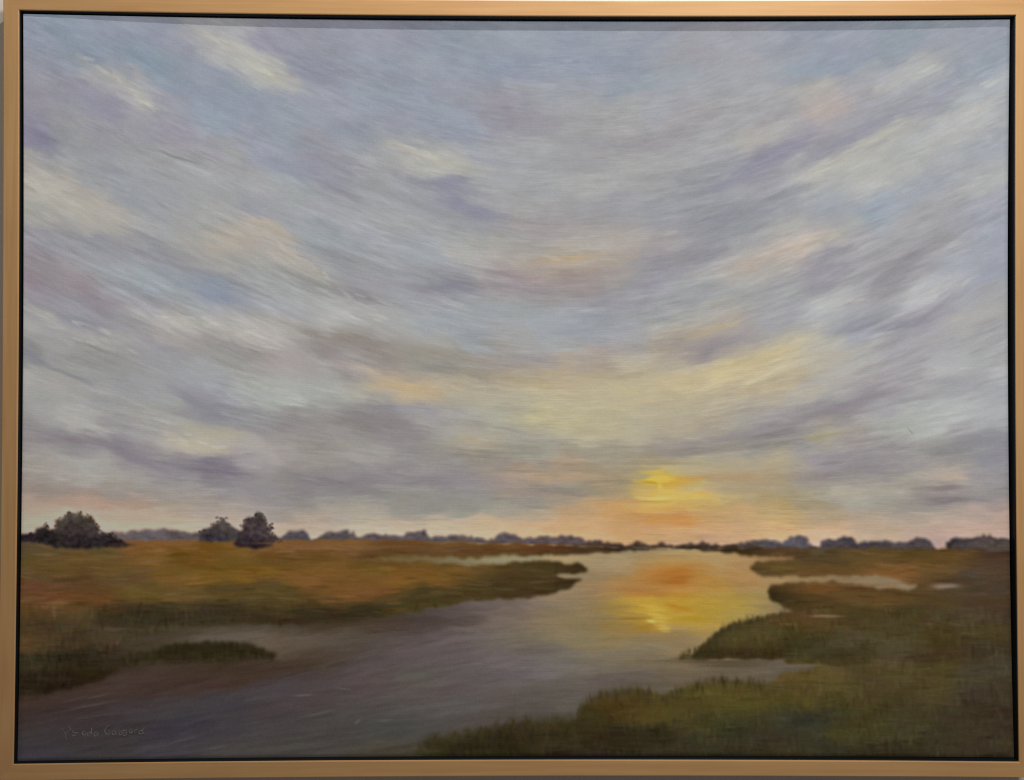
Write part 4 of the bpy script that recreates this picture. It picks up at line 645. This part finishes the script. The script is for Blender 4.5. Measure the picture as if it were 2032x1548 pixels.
for d in ('X', 'Z'):
    w = N('ShaderNodeTexWave'); w.bands_direction = d; w.inputs['Scale'].default_value = 118; w.inputs['Distortion'].default_value = 3.5; w.inputs['Detail'].default_value = 2; w.inputs['Detail Scale'].default_value = 2.5; L(tc.outputs['Object'], w.inputs[0]); wv.append(w)
ad = N('ShaderNodeMath'); ad.operation = 'ADD'; L(wv[0].outputs['Fac'], ad.inputs[0]); L(wv[1].outputs['Fac'], ad.inputs[1])
ad2 = N('ShaderNodeMath'); ad2.operation = 'MULTIPLY_ADD'; L(ad.outputs[0], ad2.inputs[0]); ad2.inputs[1].default_value = .35; L(n1.outputs['Fac'], ad2.inputs[2])
bp = N('ShaderNodeBump'); bp.inputs['Strength'].default_value = .12; bp.inputs['Distance'].default_value = .0004; L(ad2.outputs[0], bp.inputs['Height']); L(bp.outputs[0], p.inputs['Normal'])
L(at.outputs['Color'], p.inputs['Base Color']); p.inputs['Roughness'].default_value = .62; p.inputs['Specular IOR Level'].default_value = .08
canvas = link("canvas", grid_mesh(), root, m)
canvas['label'] = "stretched canvas painted with a cloudy sunset sky over marsh grass and river"

# ---------------------------------------------------------------- signature: thin raised strokes of grey paint, lower left
SIGX, SIGY, SK = 110, 1425, 200 / 2032.
GLYPH = [[(105, 185), (150, 230), (185, 290), (205, 380), (222, 445)], [(300, 180), (295, 230), (255, 255), (225, 300), (200, 330)], [(255, 140), (300, 205), (312, 235)],
 [(330, 250), (370, 290), (420, 300), (470, 290)], [(430, 300), (400, 345), (350, 350), (330, 330)],
 [(600, 275), (560, 270), (535, 305), (560, 345), (600, 335), (605, 285)], [(650, 285), (648, 330), (660, 375)], [(665, 320), (690, 285), (712, 300), (715, 360)], [(715, 190), (728, 240), (735, 340)],
 [(850, 290), (810, 280), (778, 320), (785, 365), (830, 355), (850, 300), (865, 360)],
 [(1100, 165), (1050, 160), (1005, 215), (995, 280), (1040, 330), (1085, 310), (1095, 262), (1060, 262)],
 [(1210, 260), (1165, 262), (1140, 310), (1165, 340), (1205, 320), (1212, 265), (1222, 345)], [(1280, 205), (1278, 280), (1290, 340), (1330, 335), (1335, 290), (1295, 275)],
 [(1365, 215), (1362, 340), (1410, 345), (1430, 300), (1370, 280)], [(1340, 255), (1440, 248)], [(1545, 245), (1505, 240), (1495, 290), (1525, 305), (1550, 260), (1558, 310)],
 [(1595, 245), (1600, 305)], [(1600, 265), (1625, 240), (1650, 245)], [(1760, 265), (1715, 255), (1680, 300), (1720, 325), (1765, 290)], [(1775, 165), (1785, 200), (1755, 250), (1770, 320), (1800, 310)]]
def ribbon(stroke, hw=.00058, up=.00025):
    q = np.array(stroke, float); t = np.linspace(0, len(q) - 1, (len(q) - 1) * 5 + 1); i = np.clip(t.astype(int), 0, len(q) - 2); f = (t - i)[:, None]
    p0, p1, p2, p3 = q[np.clip(i - 1, 0, None)], q[i], q[i + 1], q[np.clip(i + 2, None, len(q) - 1)]
    c = .5 * (2 * p1 + (p2 - p0) * f + (2 * p0 - 5 * p1 + 4 * p2 - p3) * f ** 2 + (3 * p1 - p0 - 3 * p2 + p3) * f ** 3)
    s_ = 0.06
    w = to_plane(SIGX + c[:, 0] * SK, SIGY + c[:, 1] * SK, SIG_DEPTH)
    d = np.gradient(w, axis=0); n = np.stack([-d[:, 2], 0 * d[:, 0], d[:, 0]], 1); n /= np.linalg.norm(n, axis=1)[:, None] + 1e-12
    r = np.random.default_rng(int(q.sum())); k = hw * (.75 + .5 * r.random(len(w)))[:, None] * np.sin(np.linspace(.35, math.pi - .35, len(w)))[:, None]
    return w - n * k, w - np.array([0, up, 0]), w + n * k
SIG_DEPTH = float(DEPTH[int(.955 * CV), int(.08 * CU)]) - .00003
verts, faces = [], []
for g_ in GLYPH:
    a, b_, c_ = ribbon(g_); o_ = len(verts)
    for k in range(len(a)): verts += [tuple(a[k]), tuple(b_[k]), tuple(c_[k])]
    for k in range(len(a) - 1):
        for j in (0, 1): faces.append((o_ + 3 * k + j, o_ + 3 * k + j + 1, o_ + 3 * k + 4 + j, o_ + 3 * k + 3 + j))
me = bpy.data.meshes.new("signature"); me.from_pydata(verts, [], faces)
b = bmesh.new(); b.from_mesh(me); bmesh.ops.recalc_face_normals(b, faces=b.faces); b.to_mesh(me); b.free()
sg = link("signature", me, canvas, SIGN); sg['label'] = "faint grey handwritten signature in the lower left corner"
